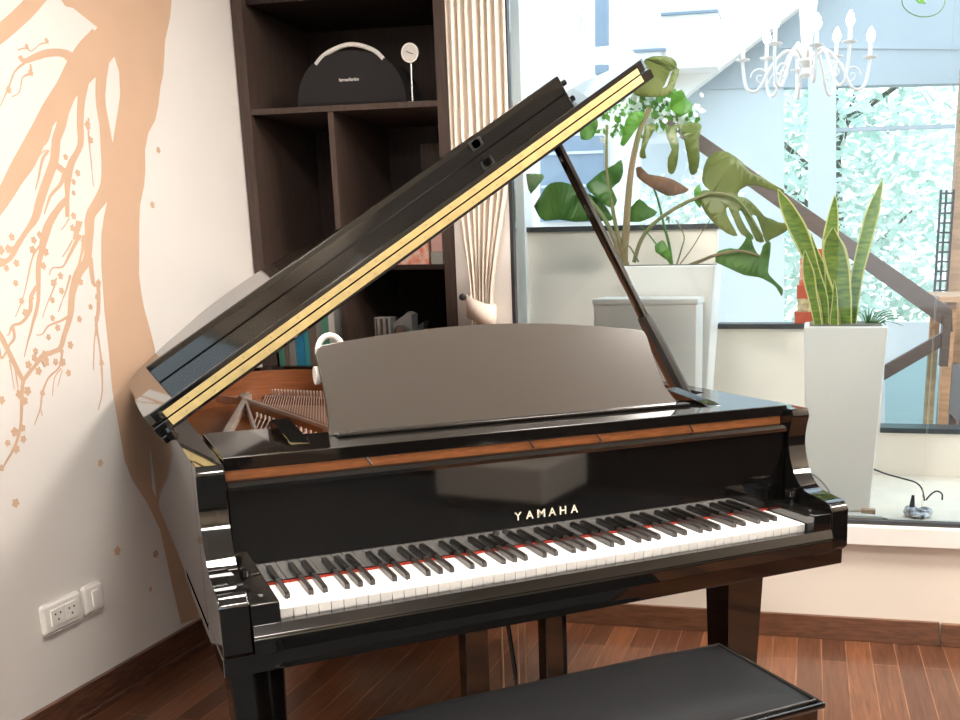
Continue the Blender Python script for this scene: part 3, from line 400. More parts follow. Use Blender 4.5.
e = empty('pink_box', W(-.45, .14, 1.354), 'narrow pink and grey box beside the red printed book', 'box')
one('body', M['pink'], e, (-.466, .13, 1.40), (-.422, .18, 1.50), W, .001); one('lower_band', M['bgrey'], e, (-.468, .128, 1.354), (-.420, .182, 1.399), W, .001)
e = empty('silver_box', W(-.69, .17, 1.055), 'small ribbed silver box left of the dark camera', 'box')
one('body', M['greydev'], e, (-.722, .14, 1.055), (-.655, .20, 1.155), W, .003)
for i in range(3): one('rib', M['steel'], e, (-.715+i*.022, .136, 1.06), (-.706+i*.022, .14, 1.15), W)
e = empty('camera', W(-.6, .17, 1.055), 'dark grey camera lying on the lower right shelf', 'camera')
bm = B(); prism(bm, [(-.648, 1.055), (-.65, 1.13), (-.62, 1.145), (-.585, 1.175), (-.565, 1.165), (-.572, 1.12), (-.56, 1.055)], .15, .21, lambda a, b, c: W(a, c, b), .004); obj('body', bm, M['greydev'], e)
bm = B(); disc(bm, W(-.605, .15, 1.10), -ND, .026, .035); obj('lens', bm, M['darkdev'], e)
bm = B(); disc(bm, W(-.605, .115, 1.10), -ND, .018, .002); obj('lens_glass', bm, M['steel'], e)
bm = B(); prism(bm, [(-.552, 1.055), (-.548, 1.12), (-.512, 1.14), (-.53, 1.09), (-.50, 1.055)], .15, .19, lambda a, b, c: W(a, c, b), .003)
tag(obj('lens_hood', bm, M['darkdev']), 'small dark lens hood right of the camera', 'lens hood')

# ================================================================== CURTAIN
e = empty('curtain', W(-.21, -.06, 0), 'cream linen curtain gathered by a tieback beside the window', 'curtain')
bm = B(); rows = []
zs = [2.78-.1*i for i in range(16)]+[1.22, 1.18, 1.14, 1.08, 1.0, .85, .6, .3, .02]
for z in zs:
    if z > 1.75: a, b = -.298, -.088
    elif z > 1.18: t = (z-1.18)/.57; t = t*t*(3-2*t); a = -.250+(-.298+.250)*t; b = -.172+(-.088+.172)*t
    else: t = min(1, (1.18-z)/.5); a = -.250-.06*t; b = -.172+.05*t
    am = .017*(b-a)/.25+.006
    rows.append([bm.verts.new(W(a+(b-a)*i/96, -.062+am*math.sin(i/96*2*PI*8+.6*math.sin(z*2))+.004*math.sin(i*.9+z*3), z)) for i in range(97)])
for p, q in zip(rows, rows[1:]):
    for i in range(96): bm.faces.new([p[i], p[i+1], q[i+1], q[i]])
c = obj('drape', bm, M['curtain'], e, ang=80)
sm = c.modifiers.new('thick', 'SOLIDIFY'); sm.thickness = .002
bm = B()
ring = []
for j, z in enumerate((1.145, 1.18, 1.222)):
    ring.append([bm.verts.new(W(-.212+.054*math.cos(t), -.065+.045*math.sin(t), z-.02*math.cos(t)+.004)) for t in [2*PI*i/28 for i in range(28)]])
for p, q in zip(ring, ring[1:]):
    for i in range(28): bm.faces.new([p[i], p[(i+1) % 28], q[(i+1) % 28], q[i]])
c = obj('tieback', bm, M['tieback'], e); sm = c.modifiers.new('thick', 'SOLIDIFY'); sm.thickness = .004
e2 = empty('curtain_hook', W(-.274, -.02, 1.238), 'round black curtain holdback knob on the wall beside the curtain', 'curtain hook')
bm = B(); tube(bm, [W(-.274, 0, 1.238), W(-.274, -.075, 1.238)], .005, 8); obj('stem', bm, M['frame'], e2)
bm = B(); tube(bm, [W(-.274, -.075, 1.238), W(-.274, -.08, 1.238), W(-.274, -.09, 1.238), W(-.274, -.094, 1.238)], [.008, .0125, .0125, .007], 14); obj('knob', bm, M['frame'], e2)

# ================================================================== PIANO
P = empty('grand_piano', (.614, .6, 0), 'black lacquered grand piano with its lid open and keyboard uncovered', 'piano')
LQ = M['lacquer']
out = crom([(-.109, .2), (-.109, .9), (-.109, 1.45), (-.098, 1.6), (-.062, 1.72), (0, 1.82), (.085, 1.93), (.19, 2.03), (.31, 2.075), (.43, 2.06), (.54, 1.98), (.63, 1.83), (.70, 1.65), (.80, 1.45), (.95, 1.27), (1.14, 1.13), (1.27, 1.02), (1.328, .88), (1.338, .7), (1.338, .45), (1.338, .2)], 5)
out = [Vector((p[0], p[1], 0)) for p in out]
def offset(L, d):
    r = []
    for i, p in enumerate(L):
        t = (L[min(i+1, len(L)-1)]-L[max(i-1, 0)]).normalized(); r.append(p+Vector((t.y, -t.x, 0))*d)
    return r
def wallstrip(bm, A, Bq, z0, z1):
    n = len(A); r = []
    for L, z in ((A, z0), (A, z1), (Bq, z1), (Bq, z0)): r.append([bm.verts.new((p.x, p.y, z)) for p in L])
    for a, b in ((0, 1), (1, 2), (2, 3), (3, 0)):
        for i in range(n-1): bm.faces.new([r[a][i], r[a][i+1], r[b][i+1], r[b][i]])
    for i in (0, n-1): bm.faces.new([r[q][i] for q in range(4)])
inn = offset(out, .052)
bm = B(); wallstrip(bm, out, inn, .645, .99); obj('rim', bm, LQ, P)
inn2 = offset(out, .058)
bm = B(); wallstrip(bm, [p for p in offset(out, .0522) if p.y > .42], [p for p in inn2 if p.y > .42], .80, .978); obj('inner_rim', bm, M['innerwood'], P)
def floorplate(name, L, z0, z1, m, ymin):
    pts = [(p.x, p.y) for p in L if p.y >= ymin]
    bm = B(); prism(bm, pts, z0, z1, I); return obj(name, bm, m, P)
floorplate('soundboard', offset(out, .0585), .79, .80, M['innerwood'], .5)
# plate
bm = B(); pl = [(p.x, p.y) for p in offset(out, .085) if p.y >= .45]; prism(bm, pl, .866, .876, I); obj('iron_plate', bm, M['plate'], P)
J = (.201, 1.625)
def bar(name, a, b, wd, z0, z1, m):
    a = Vector((a[0], a[1], 0)); b = Vector((b[0], b[1], 0)); t = (b-a).normalized(); n = Vector((-t.y, t.x, 0))*wd/2
    bm = B(); prism(bm, [(q.x, q.y) for q in (a-n, b-n, b+n, a+n)], z0, z1, I, .002); return obj(name, bm, m, P)
for q, wd in (((.035, .88), .018), ((.125, .95), .008), ((.13, 1.765), .012), ((.235, 1.80), .012)): bar('plate_strut', J, q, wd, .905, .93, M['platebar'])
bar('plate_strut', J, (.305, .843), .010, .905, .931, M['platebar'])
bar('plate_web', (.212, 1.59), (.33, .80), .045, .880, .922, M['plate'])
bm = B(); lathe(bm, [(.02, .905), (.022, .94), (.012, .945)], (J[0], J[1], 0), 14); obj('plate_nose', bm, M['platebar'], P)
bar('plate_strut', (.75, .55), (.68, 1.6), .03, .88, .93, M['plate']); bar('plate_strut', (1.0, .5), (.92, 1.2), .03, .88, .93, M['plate'])
lo0, lo1 = (.106,.92), (.219,.795)
hi0, hi1 = (.178,1.25), (.252,.793)
sm_ = lambda a, b, t: (a[0]+(b[0]-a[0])*t, a[1]+(b[1]-a[1])*t)
for i in range(14):
    t = i/13; a = sm_(lo0, lo1, t); b = sm_(hi0, hi1, t)
    d = Vector((b[0]-a[0], b[1]-a[1], 0)).normalized(); a2 = (a[0]-d.x*.10, max(.42, a[1]-d.y*.10))
    bm = B(); tube(bm, [(a2[0], a2[1], .92), (b[0], b[1], .92)], .0016, 6); lathe(bm, [(.0035, 0), (.0035, .012), (.002, .013)], (b[0], b[1], .918), 8); obj('bass_string', bm, M['string'], P)
lo0, lo1 = (.237,1.502), (.322,.925)
hi0, hi1 = (.282,1.709), (.451,1.508)
for i in range(27):
    t = i/26; a = sm_(lo0, lo1, t); b = sm_(hi0, hi1, t)
    bm = B(); tube(bm, [(a[0], a[1], .925), (b[0], b[1], .925)], .0016, 6); obj('treble_string', bm, M['string'], P)
h0, h1 = (.328,1.859), (.482,1.675)
for i in range(18):
    p = sm_(h0, h1, i/17); bm = B(); lathe(bm, [(.004, .90), (.004, .925), (.002, .928)], (p[0], p[1], 0), 8); obj('hitch_pin', bm, M['string'], P)
bar('bridge', (h0[0]-.03, h0[1]), (h1[0]+.05, h1[1]-.02), .03, .876, .905, M['innerwood'])
# cheeks (side arms)
prof = crom([(.131, .975), (.141, .94), (.144, .90), (.132, .855), (.110, .818), (.078, .795), (.03, .787), (-.002, .783), (-.019, .775), (-.027, .758)], 4)
prof = [(.1995, .99), (.138, .99)]+[(p[0], p[1]) for p in prof]+[(-.029, .672), (-.018, .662), (.1995, .662)]
for x0, x1 in ((-.109, -.057), (1.286, 1.338)):
    bm = B(); prism(bm, prof, x0, x1, lambda a, b, c: Vector((c, a, b)), .0035); obj('arm', bm, LQ, P)
# keybed, key slip, blocks
one('keybed', LQ, P, (-.109, -.012, .622), (1.338, .62, .6615), I, .003)
bm = B(); prism(bm, [(-.020, .662), (-.033, .668), (-.036, .690), (-.034, .695), (-.038, .698), (-.0375, .702), (-.030, .7195), (-.014, .720), (-.012, .662)], -.055, 1.284, lambda a, b, c: Vector((c, a, b)), .001); obj('key_slip', bm, LQ, P)
for x0, x1 in ((-.056, -.003), (1.2315, 1.285)):
    one('key_block', LQ, P, (x0, -.028, .66), (x1, .155, .760), I, .004)
    bm = B(); disc(bm, ((x0+x1)/2, .02, .760), (0, 0, 1), .005, .0015, 12); obj('key_block_screw', bm, M['steel'], P)
bm = B(); tube(bm, [(-.045, .11, .76), (-.045, .11, .768), (-.045, .11, .776), (-.045, .11, .788), (-.045, .11, .792)], [.006, .006, .0135, .0135, .006], 14); obj('fallboard_knob', bm, LQ, P)
bm = B(); tube(bm, [(1.273, .11, .76), (1.273, .11, .768), (1.273, .11, .776), (1.273, .11, .788), (1.273, .11, .792)], [.006, .006, .0135, .0135, .006], 14); obj('fallboard_knob', bm, LQ, P)
# keys
pw = 1.2285/52
bm = B(); box(bm, (.0006, .0, .716), (pw-.0006, .155, .735), I, .0012, 2); box(bm, (.002, .003, .69), (pw-.002, .15, .717)); wk = obj('white_key', bm, M['white_key'], P, loc=(0, 0, .7))
bm = B(); prism(bm, [(.052, .72), (.0535, .7445), (.060, .7475), (.155, .7475), (.155, .72)], -.0052, .0052, lambda a, b, c: Vector((c, a, b)), .0015); bk_ = obj('black_key', bm, M['black_key'], P, loc=(0, 0, .7))
base = wk.location.copy(); bb = bk_.location.copy()
for i in range(52):
    c = wk if i == 0 else wk.copy()
    if i: col.objects.link(c); c.parent = P
    c.location = base+Vector((i*pw, 0, 0))
first = True; nblk = 0
for i in range(51):
    if i % 7 in (0, 2, 3, 5, 6):
        c = bk_ if first else bk_.copy()
        if not first: col.objects.link(c); c.parent = P
        first = False
        sh = {0: .001, 2: -.0018, 3: .0018, 5: -.0025, 6: 0}[i % 7]
        c.location = bb+Vector(((i+1)*pw+sh, 0, 0)); nblk += 1
one('name_board_felt', M['felt'], P, (-.055, .1535, .70), (1.284, .1568, .7395), I)
# fallboard
one('fallboard', LQ, P, (-.054, .157, .74), (1.283, .176, .936), I, .003)
bm = B(); prism(bm, [(.148, .934), (.146, .942), (.150, .950), (.160, .953), (.176, .950), (.176, .934)], -.053, 1.282, lambda a, b, c: Vector((c, a, b)), .0015); obj('fallboard_lip', bm, LQ, P)
xs = .540
for ch, wd in zip('YAMAHA', (.017, .018, .019, .018, .016, .018)):
    text_part('letter', ch, M['letter'], P, (xs, .1568, .797), (1, 0, 0), (0, 0, 1), .0185, wd, .0012); xs += .0278
for x in (.495, .517): 
    bm = B(); disc(bm, (x, .157, .775), (0, -1, 0), .006, .004, 12); obj('fallboard_pad', bm, M['piping'], P)
one('pin_block', M['orange'], P, (-.055, .180, .90), (1.284, .20, .9715), I)
for x in (.235, .60, .77, 1.02): 
    bm = B(); tube(bm, [(x, .176, .952), (x-.014, .172, .973)], .0022, 8); obj('desk_hinge_pin', bm, M['steel'], P)
# music shelf
bm = B(); prism(bm, [(-.0555, .155), (1.2845, .155), (1.2845, .49), (1.15, .42), (1.09, .35), (.13, .35), (.095, .475), (-.0555, .48)], .972, .9995, I, .003); obj('music_shelf', bm, LQ, P)
for sx, a, b in ((1, .085, .125), (-1, 1.10, 1.14)):
    bm = B(); prism(bm, [(.23, .9995), (.26, 1.006), (.44, 1.024), (.465, .9995)], a, b, lambda p, q, c: Vector((c, p, q)), .002); obj('desk_rail', bm, LQ, P)
# music desk
bm = B()
dk = [(.192, 0), (.198, .03), (.200, .09), (.196, .172)]+[(.200, .184), (.212, .190)]+[(.212+.80*i/12, .190+.030*math.sin(PI*i/12)) for i in range(1, 12)]+[(1.012, .190), (1.022, .184), (1.027, .172), (1.032, .09), (1.040, .045), (1.062, .015), (1.068, 0)]
lean = math.radians(26)
TD = lambda a, b, c: Vector((a-.015, .295+b*math.tan(lean)+c*math.cos(lean), 1.0005+b*.97-c*math.sin(lean)))
prism(bm, dk, 0, .012, TD, .002); obj('music_desk', bm, M['desk'], P)
bm = B(); box(bm, (.19, .265, 1.0), (1.07, .294, 1.007), I, .002); obj('desk_ledge', bm, LQ, P)
bm = B(); box(bm, (.55, .32, .9995), (.60, .34, 1.004), I); tube(bm, [(.575, .45, .985), (.575, .365, 1.10)], .006, 8); obj('desk_prop', bm, LQ, P)

# lid
lo = crom([(-.035, .56), (-.035, 1.1), (-.035, 1.45), (-.025, 1.60), (.005, 1.70), (.06, 1.79), (.13, 1.88), (.22, 1.98), (.32, 2.07), (.44, 2.11), (.56, 2.09), (.67, 2.01), (.76, 1.86), (.83, 1.68), (.93, 1.48), (1.08, 1.30), (1.27, 1.16), (1.40, 1.05), (1.465, .91), (1.486, .75), (1.488, .56)], 4)
LIDO = None
bm = B(); prism(bm, [(p[0], p[1]) for p in [(v.x, v.y) for v in lo]], -.012, .0135, LID, .003); lid = obj('lid', bm, LQ, P)
bm = B(); prism(bm, [(-.035, .575), (-.02, .56), (1.474, .56), (1.488, .572), (1.486, .74), (1.46, .86), (1.42, .905), (.02, .905), (-.035, .89)], .0155, .044, LID, .003); flap = obj('front_flap', bm, LQ, lid)
one('flap_lip', LQ, flap, (.038, .885, .044), (1.412, .903, .094), LID, .003)
bm = B(); disc(bm, LID(1.093, .884, .072), (0, -1, 0), .013, .004, 16); box(bm, (1.073, .880, .060), (1.113, .885, .085), LID, .002); obj('lock', bm, M['piping'], flap)
bm = B(); disc(bm, LID(1.415, .894, .068), LS, .008, .012, 12); obj('latch', bm, LQ, flap)
one('hinge_leaf', M['brass'], lid, (.004, .5565, -.0045), (1.453, .560, .0125), LID, .0005)
one('hinge_leaf', M['brass'], flap, (.004, .5565, .0165), (1.453, .560, .0315), LID, .0005)
for i in range(19):
    sc = .045+i*.076
    bm = B(); disc(bm, LID(sc, .5567, .003), (0, -1, 0), .0024, .0006, 8); obj('hinge_screw', bm, M['rod'], lid)
    bm = B(); disc(bm, LID(sc+.02, .5567, .0245), (0, -1, 0), .0024, .0006, 8); obj('hinge_screw', bm, M['rod'], flap)
bm = B(); tube(bm, [LID(-.012, .53, -.018), LID(-.012, .64, -.018)], .011, 10); box(bm, (-.035, .555, -.03), (0, .60, -.012), LID, .003); obj('side_hinge', bm, LQ, lid)
# prop
b0 = Vector((1.262, .60, .975)); t0 = LID(1.20, .66, -.014)
bm = B(); tube(bm, [b0, b0.lerp(t0, .5), t0], [.015, .014, .013], 10); obj('lid_prop', bm, LQ, P)
q0 = b0+Vector((-.012, -.006, 0)); bm = B(); tube(bm, [b0+Vector((.006, 0, -.01)), b0.lerp(t0, .20), b0.lerp(t0, .335)], [.026, .024, .018], 10); obj('short_prop', bm, M['piping'], P)
bm = B(); tube(bm, [(1.285, .60, .972), (1.235, .60, .972)], .012, 10); box(bm, (1.22, .56, .90), (1.285, .64, .965), I, .004); obj('prop_bracket', bm, M['piping'], P)
# legs
for cx, cy in ((-.018, .31), (1.246, .31), (.17, 1.72)):
    bm = B(); taper(bm, cx, cy, .59, .645, .135, .135, bev=.004); taper(bm, cx, cy, .06, .59, .086, .118, bev=.004); lg = obj('leg', bm, LQ, P)
    bm = B(); taper(bm, cx, cy, .05, .062, .05, .05); tube(bm, [(cx-.014, cy, .025), (cx+.014, cy, .025)], .025, 16); obj('caster', bm, M['brass'], lg)
# lyre
one('lyre_block', LQ, P, (.42, .28, .585), (.77, .40, .622), I, .004)
for x in (.466, .678): one('lyre_post', LQ, P, (x, .31, .13), (x+.060, .36, .59), I, .004)
one('pedal_box', LQ, P, (.43, .27, .075), (.775, .40, .135), I, .006)
for x in (.54, .60, .66):
    bm = B(); prism(bm, [(x-.012, .29), (x+.012, .29), (x+.014, .22), (x+.022, .17), (x+.018, .14), (x-.018, .14), (x-.022, .17), (x-.014, .22)], .078, .086, I, .002); obj('pedal', bm, M['brass'], P)
for x in (.570, .612, .632): bm = B(); tube(bm, [(x, .335, .135), (x, .335, .59)], .0035, 8); obj('pedal_rod', bm, M['rod'], P)
bm = B(); tube(bm, [(.598, .40, .60), (.632, .345, .14)], .006, 8); obj('lyre_brace', bm, LQ, P)
bm = B(); tube(bm, [(.55, .64, .64), (.52, .37, .12)], .007, 8); obj('lyre_brace', bm, LQ, P)

# headphones hooked behind the desk corner
cx, cz = (.218,1.168)
e = empty('headphones', (cx, .40, cz-.06), 'white headphones hooked over the left corner of the music desk', 'headphones')
bm = B()
pts = [(cx+.028*math.cos(t), .402, cz+.036*math.sin(t)) for t in [PI*(-.12+1.24*i/20) for i in range(21)]]
tube(bm, pts, .0062, 10, flat=1.0); obj('headband', bm, M['plastic'], e)
for sg in (-1, 1):
    bm = B(); disc(bm, (cx+sg*.030, .405, cz-.050), (sg, 0, 0), .020, .008, 20); obj('ear_cup', bm, M['plastic'], e)
    bm = B(); disc(bm, (cx+sg*.030, .405, cz-.050), (-sg, 0, 0), .016, .006, 20); obj('ear_pad', bm, M['bwhite'], e)

# ================================================================== BENCH
e = empty('piano_bench', (.56, -.2, 0), 'black padded piano bench in front of the keyboard', 'bench')
one('frame', LQ, e, (.04, -.375, .40), (.97, -.025, .472), I, .006)
one('apron_edge', LQ, e, (.03, -.385, .470), (.98, -.015, .484), I, .005)
bm = B(); nx, ny = 30, 14; g = []
for i in range(nx+1):
    r = []
    for j in range(ny+1):
        a = i/nx*2-1; b = j/ny*2-1
        z = .484+.030*(1-abs(a)**7)*(1-abs(b)**5)**.6+.006*(1-a*a)*(1-b*b)
        r.append(bm.verts.new((.505+a*.4625, -.2+b*.175, z)))
    g.append(r)
for i in range(nx):
    for j in range(ny): bm.faces.new([g[i][j], g[i+1][j], g[i+1][j+1], g[i][j+1]])
obj('cushion', bm, M['leather'], e, ang=60)
bm = B(); rc = [(.4625, .172), (-.4625, .172), (-.4625, -.172), (.4625, -.172)]
tube(bm, [(.505+x*.99, -.2+y*.995, .4875) for x, y in rc+[rc[0]]], .0035, 8); obj('piping', bm, M['piping'], e)
for x in (.06, .915):
    for y in (-.35, -.05): bm = B(); taper(bm, x+.012, y, 0, .405, .038, .05, bev=.003); obj('leg', bm, LQ, e)

# ================================================================== BEHIND THE GLASS
bm = B(); box(bm, (-.9, .05, .30), (1.245, 1.0, .432), W); box(bm, (1.245, .12, .30), (2.4, .9, .430), W); struct('trim_2', bm, M['beige_deck'])
bm = B(); box(bm, (-.9, 1.0, -.06), (6, 8, 0), W); struct('floor_outside', bm, M['tile'])
# stepped wall
Z1, Z2, Z3 = 1.487, 1.062, .618
bm = B(); prism(bm, [(-.303, 0), (2.4, 0), (2.4, Z3), (1.262, Z3), (1.262, Z2), (.543, Z2), (.543, Z1), (-.303, Z1)], .90, 1.0, lambda a, b, c: W(a, c, b)); struct('wall_outside_stepped', bm, M['cream_out'])
bm = B()
for a, b, z in ((-.303, .55, Z1), (.55, 1.262, Z2), (1.262, 2.4, Z3)): box(bm, (a, .885, z), (b, 1.015, z+.022), W, .002)
struct('trim_3', bm, M['cap'])
bm = B(); box(bm, (-.75, .86, .43), (-.303, 1.0, 3.3), W); struct('wall_outside_left', bm, M['outwall'])
# handrail and stair
e = empty('stair_handrail', W(1.5, 1.08, 0), 'dark brown sloping handrail of the staircase behind the glass', 'handrail')
a0, a1, b1, b0_ = (.179,2.081), (1.548,1.136), (1.556,1.037), (.179,2.011)
bm = B(); prism(bm, [a0, a1, b1, b0_], 1.06, 1.10, lambda a, b, c: W(a, c, b), .004); obj('rail', bm, M['rail'], e)
c0, c1, d1, d0 = (1.278,.891), (1.522,1.041), (1.526,.981), (1.281,.825)
bm = B(); prism(bm, [c0, c1, d1, d0], 1.06, 1.10, lambda a, b, c: W(a, c, b), .003); obj('lower_rail', bm, M['rail'], e)
bm = B(); q = (1.531,1.089); box(bm, (q[0]-.02, 1.05, q[1]-.20), (q[0]+.015, 1.11, q[1]+.02), W, .003); obj('newel_post', bm, M['rail'], e)
bm = B(); r0 = [(1.287,.856),(1.506,.977),(1.53,.616),(1.299,.611)]; prism(bm, r0, 1.115, 1.125, lambda a, b, c: W(a, c, b)); obj('glass_panel', bm, M['tealglass'], e)
# white house wall, left
pl = [(-1.015,3.31),(1.156,3.152),(.873,2.85),(.177,2.371),(.04,2.26),(-.136,2.232),(-.138,.917),(-1.099,.916)]
bm = B(); prism(bm, pl, 3.0, 3.1, lambda a, b, c: W(a, c, b)); struct('wall_outside_white', bm, M['outwall'])
e = empty('shuttered_window', W(-.56, 2.98, 1.6), 'blue-grey shuttered window in the white wall outside', 'window')
q = [(-.773,2.146),(-.362,2.13),(-.367,1.606),(-.787,1.615)]
bm = B(); prism(bm, q, 2.95, 2.985, lambda a, b, c: W(a, c, b)); obj('shutter', bm, M['shutter'], e)
z = (-.577,2.033)[1]; z3 = (-.581,1.832)[1]
for zz in (z, z3): bm = B(); box(bm, (q[0][0], 2.935, zz-.008), (q[1][0], 2.95, zz+.008), W); obj('shutter_rail', bm, M['palewall'], e)
q = [(-.305,2.965),(-.236,2.96),(-.241,2.423),(-.312,2.41)]
bm = B(); prism(bm, q, 2.47, 2.53, lambda a, b, c: W(a, c, b)); tag(obj('square_post', bm, M['shutter']), 'narrow grey post hanging in front of the white outside wall', 'post')
for (A, Bq) in (((-.268,2.582), (.055,2.565)), ((.024,2.775), (.36,2.755))):
    e = empty('wall_ledge', W((A[0]+Bq[0])/2, 2.9, A[1]), 'white ledge with a dark edge on the outside wall, '+('lower one' if A[1] < 2.6 else 'upper one'), 'ledge')
    bm = B(); box(bm, (A[0], 2.78, A[1]-.006), (Bq[0], 3.0, A[1]+.008), W, .001); obj('edge', bm, M['shutter'], e)
    bm = B(); box(bm, (A[0], 2.80, A[1]-.30 if A[1] > 2.6 else A[1]-.2), (Bq[0], 3.0, A[1]-.006), W, .001); obj('block', bm, M['outwall'], e)
# grey wall with openings: the room's reflection in the glass, built as solid walls
def gwall(name, s, d0, d1, m): bm = B(); prism(bm, s, d0, d1, lambda a, b, c: W(a, c, b)); return struct(name, bm, m)
gwall('wall_reflected_top', [(-.432,3.337),(2.506,3.123),(2.58,2.366),(1.059,2.403),(-.441,2.437)], 3.25, 3.35, M['greywall'])
gwall('wall_reflected_middle', [(-.18,2.621),(.735,2.574),(.791,.801),(-.183,.797)], 3.27, 3.36, M['palewall'])
gwall('wall_reflected_column', [(.883,2.558),(1.052,2.549),(1.127,.806),(.947,.805)], 3.2, 3.4, M['palewall'])
gwall('wall_outside_low', [(-.187,.951),(2.141,.949),(2.242,-.354),(-.189,-.456)], 3.28, 3.36, M['palewall'])
gwall('trim_4', [(1.07,2.159),(1.783,2.155),(1.785,2.132),(1.071,2.135)], 3.27, 3.30, M['greywall'])
gwall('trim_5', [(.214,2.694),(1.771,2.598),(1.773,2.575),(.214,2.671)], 3.24, 3.26, M['greywall'])
# foliage reflected in the glass, built as solid trees beyond it
def tree(loc, rad, h, n, m, label, size=.09, cols=None):
    e = empty('reflected_tree', W(*loc), label, 'tree', 'trees built for reflected foliage')
    c = W(loc[0], loc[1], 0)
    bm = B(); tube(bm, [c, c+Vector((.05, 0, h*.5)), c+Vector((0, .05, h*.9))], [.09, .07, .03], 8)
    for k in range(6):
        a = k*1.1; tube(bm, [c+Vector((.03, 0, h*(.35+.08*k))), c+Vector((rad[0]*.6*math.cos(a), rad[1]*.6*math.sin(a), h*(.55+.07*k)))], [.035, .01], 6)
    obj('trunk', bm, M['bark'], e)
    bm = B()
    for i in range(n):
        while True:
            p = Vector((random.uniform(-1, 1), random.uniform(-1, 1), random.uniform(-1, 1)))
            if p.length < 1: break
        q = c+Vector((p.x*rad[0], p.y*rad[1], h*.62+p.z*rad[2])); u = Vector((random.gauss(0, 1), random.gauss(0, 1), random.gauss(0, 1))).normalized(); v = u.orthogonal().normalized(); sz = size*random.uniform(.6, 1.2)
        f = bm.faces.new([bm.verts.new(q+u*sz), bm.verts.new(q+v*sz*.45), bm.verts.new(q-u*sz), bm.verts.new(q-v*sz*.45)]); f.material_index = random.random() < .45
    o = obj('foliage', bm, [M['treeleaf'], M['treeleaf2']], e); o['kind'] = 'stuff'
tree((1.1, 5.2, 0), (1.5, 1.0, 1.7), 3.2, 8500, 0, 'pale green tree for foliage reflected in the glass, built beyond it', .065)
tree((4.3, 5.8, 0), (1.5, 1.0, 1.7), 3.2, 4200, 0, 'pale green tree at the right edge, built for the reflected foliage')
# shrub behind monstera
e = empty('shrub', W(.15, 2.2, 0), 'pale green shrub behind the stepped outside wall', 'shrub')
bm = B(); tube(bm, [W(.15, 2.2, 0), W(.15, 2.2, 1.6)], [.03, .012], 6); obj('stem', bm, M['bark'], e)
bm = B()
for i in range(420):
    q = W(.20+random.gauss(0, .17), 2.2+random.gauss(0, .1), 1.62+random.gauss(0, .10)); u = Vector((random.gauss(0, 1), random.gauss(0, 1), random.gauss(0, 1))).normalized(); v = u.orthogonal().normalized(); sz = .035
    f = bm.faces.new([bm.verts.new(q+u*sz), bm.verts.new(q+v*sz*.5), bm.verts.new(q-u*sz), bm.verts.new(q-v*sz*.5)]); f.material_index = random.random() < .5
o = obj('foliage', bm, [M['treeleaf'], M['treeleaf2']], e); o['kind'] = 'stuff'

# chandelier: a reflection in the glass, built as a solid object beyond it
cc = (.882,2.358)
C0 = W(cc[0], 2.1, cc[1])
e = empty('chandelier', C0+Vector((0, 0, -.2)), 'white candle-style chandelier with curling arms, a reflection in the glass built solid', 'chandelier')
bm = B(); lathe(bm, [(.012, -.09), (.03, -.07), (.022, -.04), (.05, -.01), (.04, .03), (.025, .06), (.04, .20), (.055, .33), (.045, .40), (.015, .43), (.008, .6)], C0, 18); obj('column', bm, M['chand'], e)
bm = B()
zt = 3.0; k = 0; z = C0.z+.6
tube(bm, [C0+Vector((0, 0, .6)), Vector((C0.x, C0.y, 3.4))], .005, 6); obj('chain', bm, M['chand'], e)
bm = B(); lathe(bm, [(.09, .0), (.10, .01), (.03, .02)], Vector((C0.x, C0.y, 3.38)), 16); obj('canopy', bm, M['chand'], e)
for k in range(8):
    a = 2*PI*k/8+.25; r = .325 if k % 2 else .26; dz = -.05 if k % 2 else -.01
    dv = Vector((math.cos(a), math.sin(a), 0))
    cv = crom([C0+dv*.03+Vector((0, 0, .0)), C0+dv*.10+Vector((0, 0, .045)), C0+dv*(r*.55)+Vector((0, 0, -.03)), C0+dv*(r*.75)+Vector((0, 0, -.14)), C0+dv*(r*.93)+Vector((0, 0, -.13)), C0+dv*r+Vector((0, 0, -.02)), C0+dv*r+Vector((0, 0, .05+dz))], 5)
    bm = B(); tube(bm, cv, .0085, 8)
    sp = [C0+dv*(r*.72+.05*(1-i/22)*math.cos(i*.45))+Vector((0, 0, -.08+.05*(1-i/22)*math.sin(i*.45))) for i in range(20)]
    tube(bm, sp, .005, 6); arm = obj('arm', bm, M['chand'], e)
    t = C0+dv*r+Vector((0, 0, .05+dz))
    bm = B(); lathe(bm, [(.008, -.004), (.035, .004), (.038, .010), (.012, .008)], t, 14); obj('drip_cup', bm, M['chand'], arm)
    bm = B(); lathe(bm, [(.010, .006), (.010, .075), (.006, .078)], t, 10); obj('candle', bm, M['chand'], arm)
    bm = B(); lathe(bm, [(.006, .075), (.018, .09), (.022, .108), (.016, .13), (.003, .152)], t, 12); obj('bulb', bm, M['bulb'], arm)

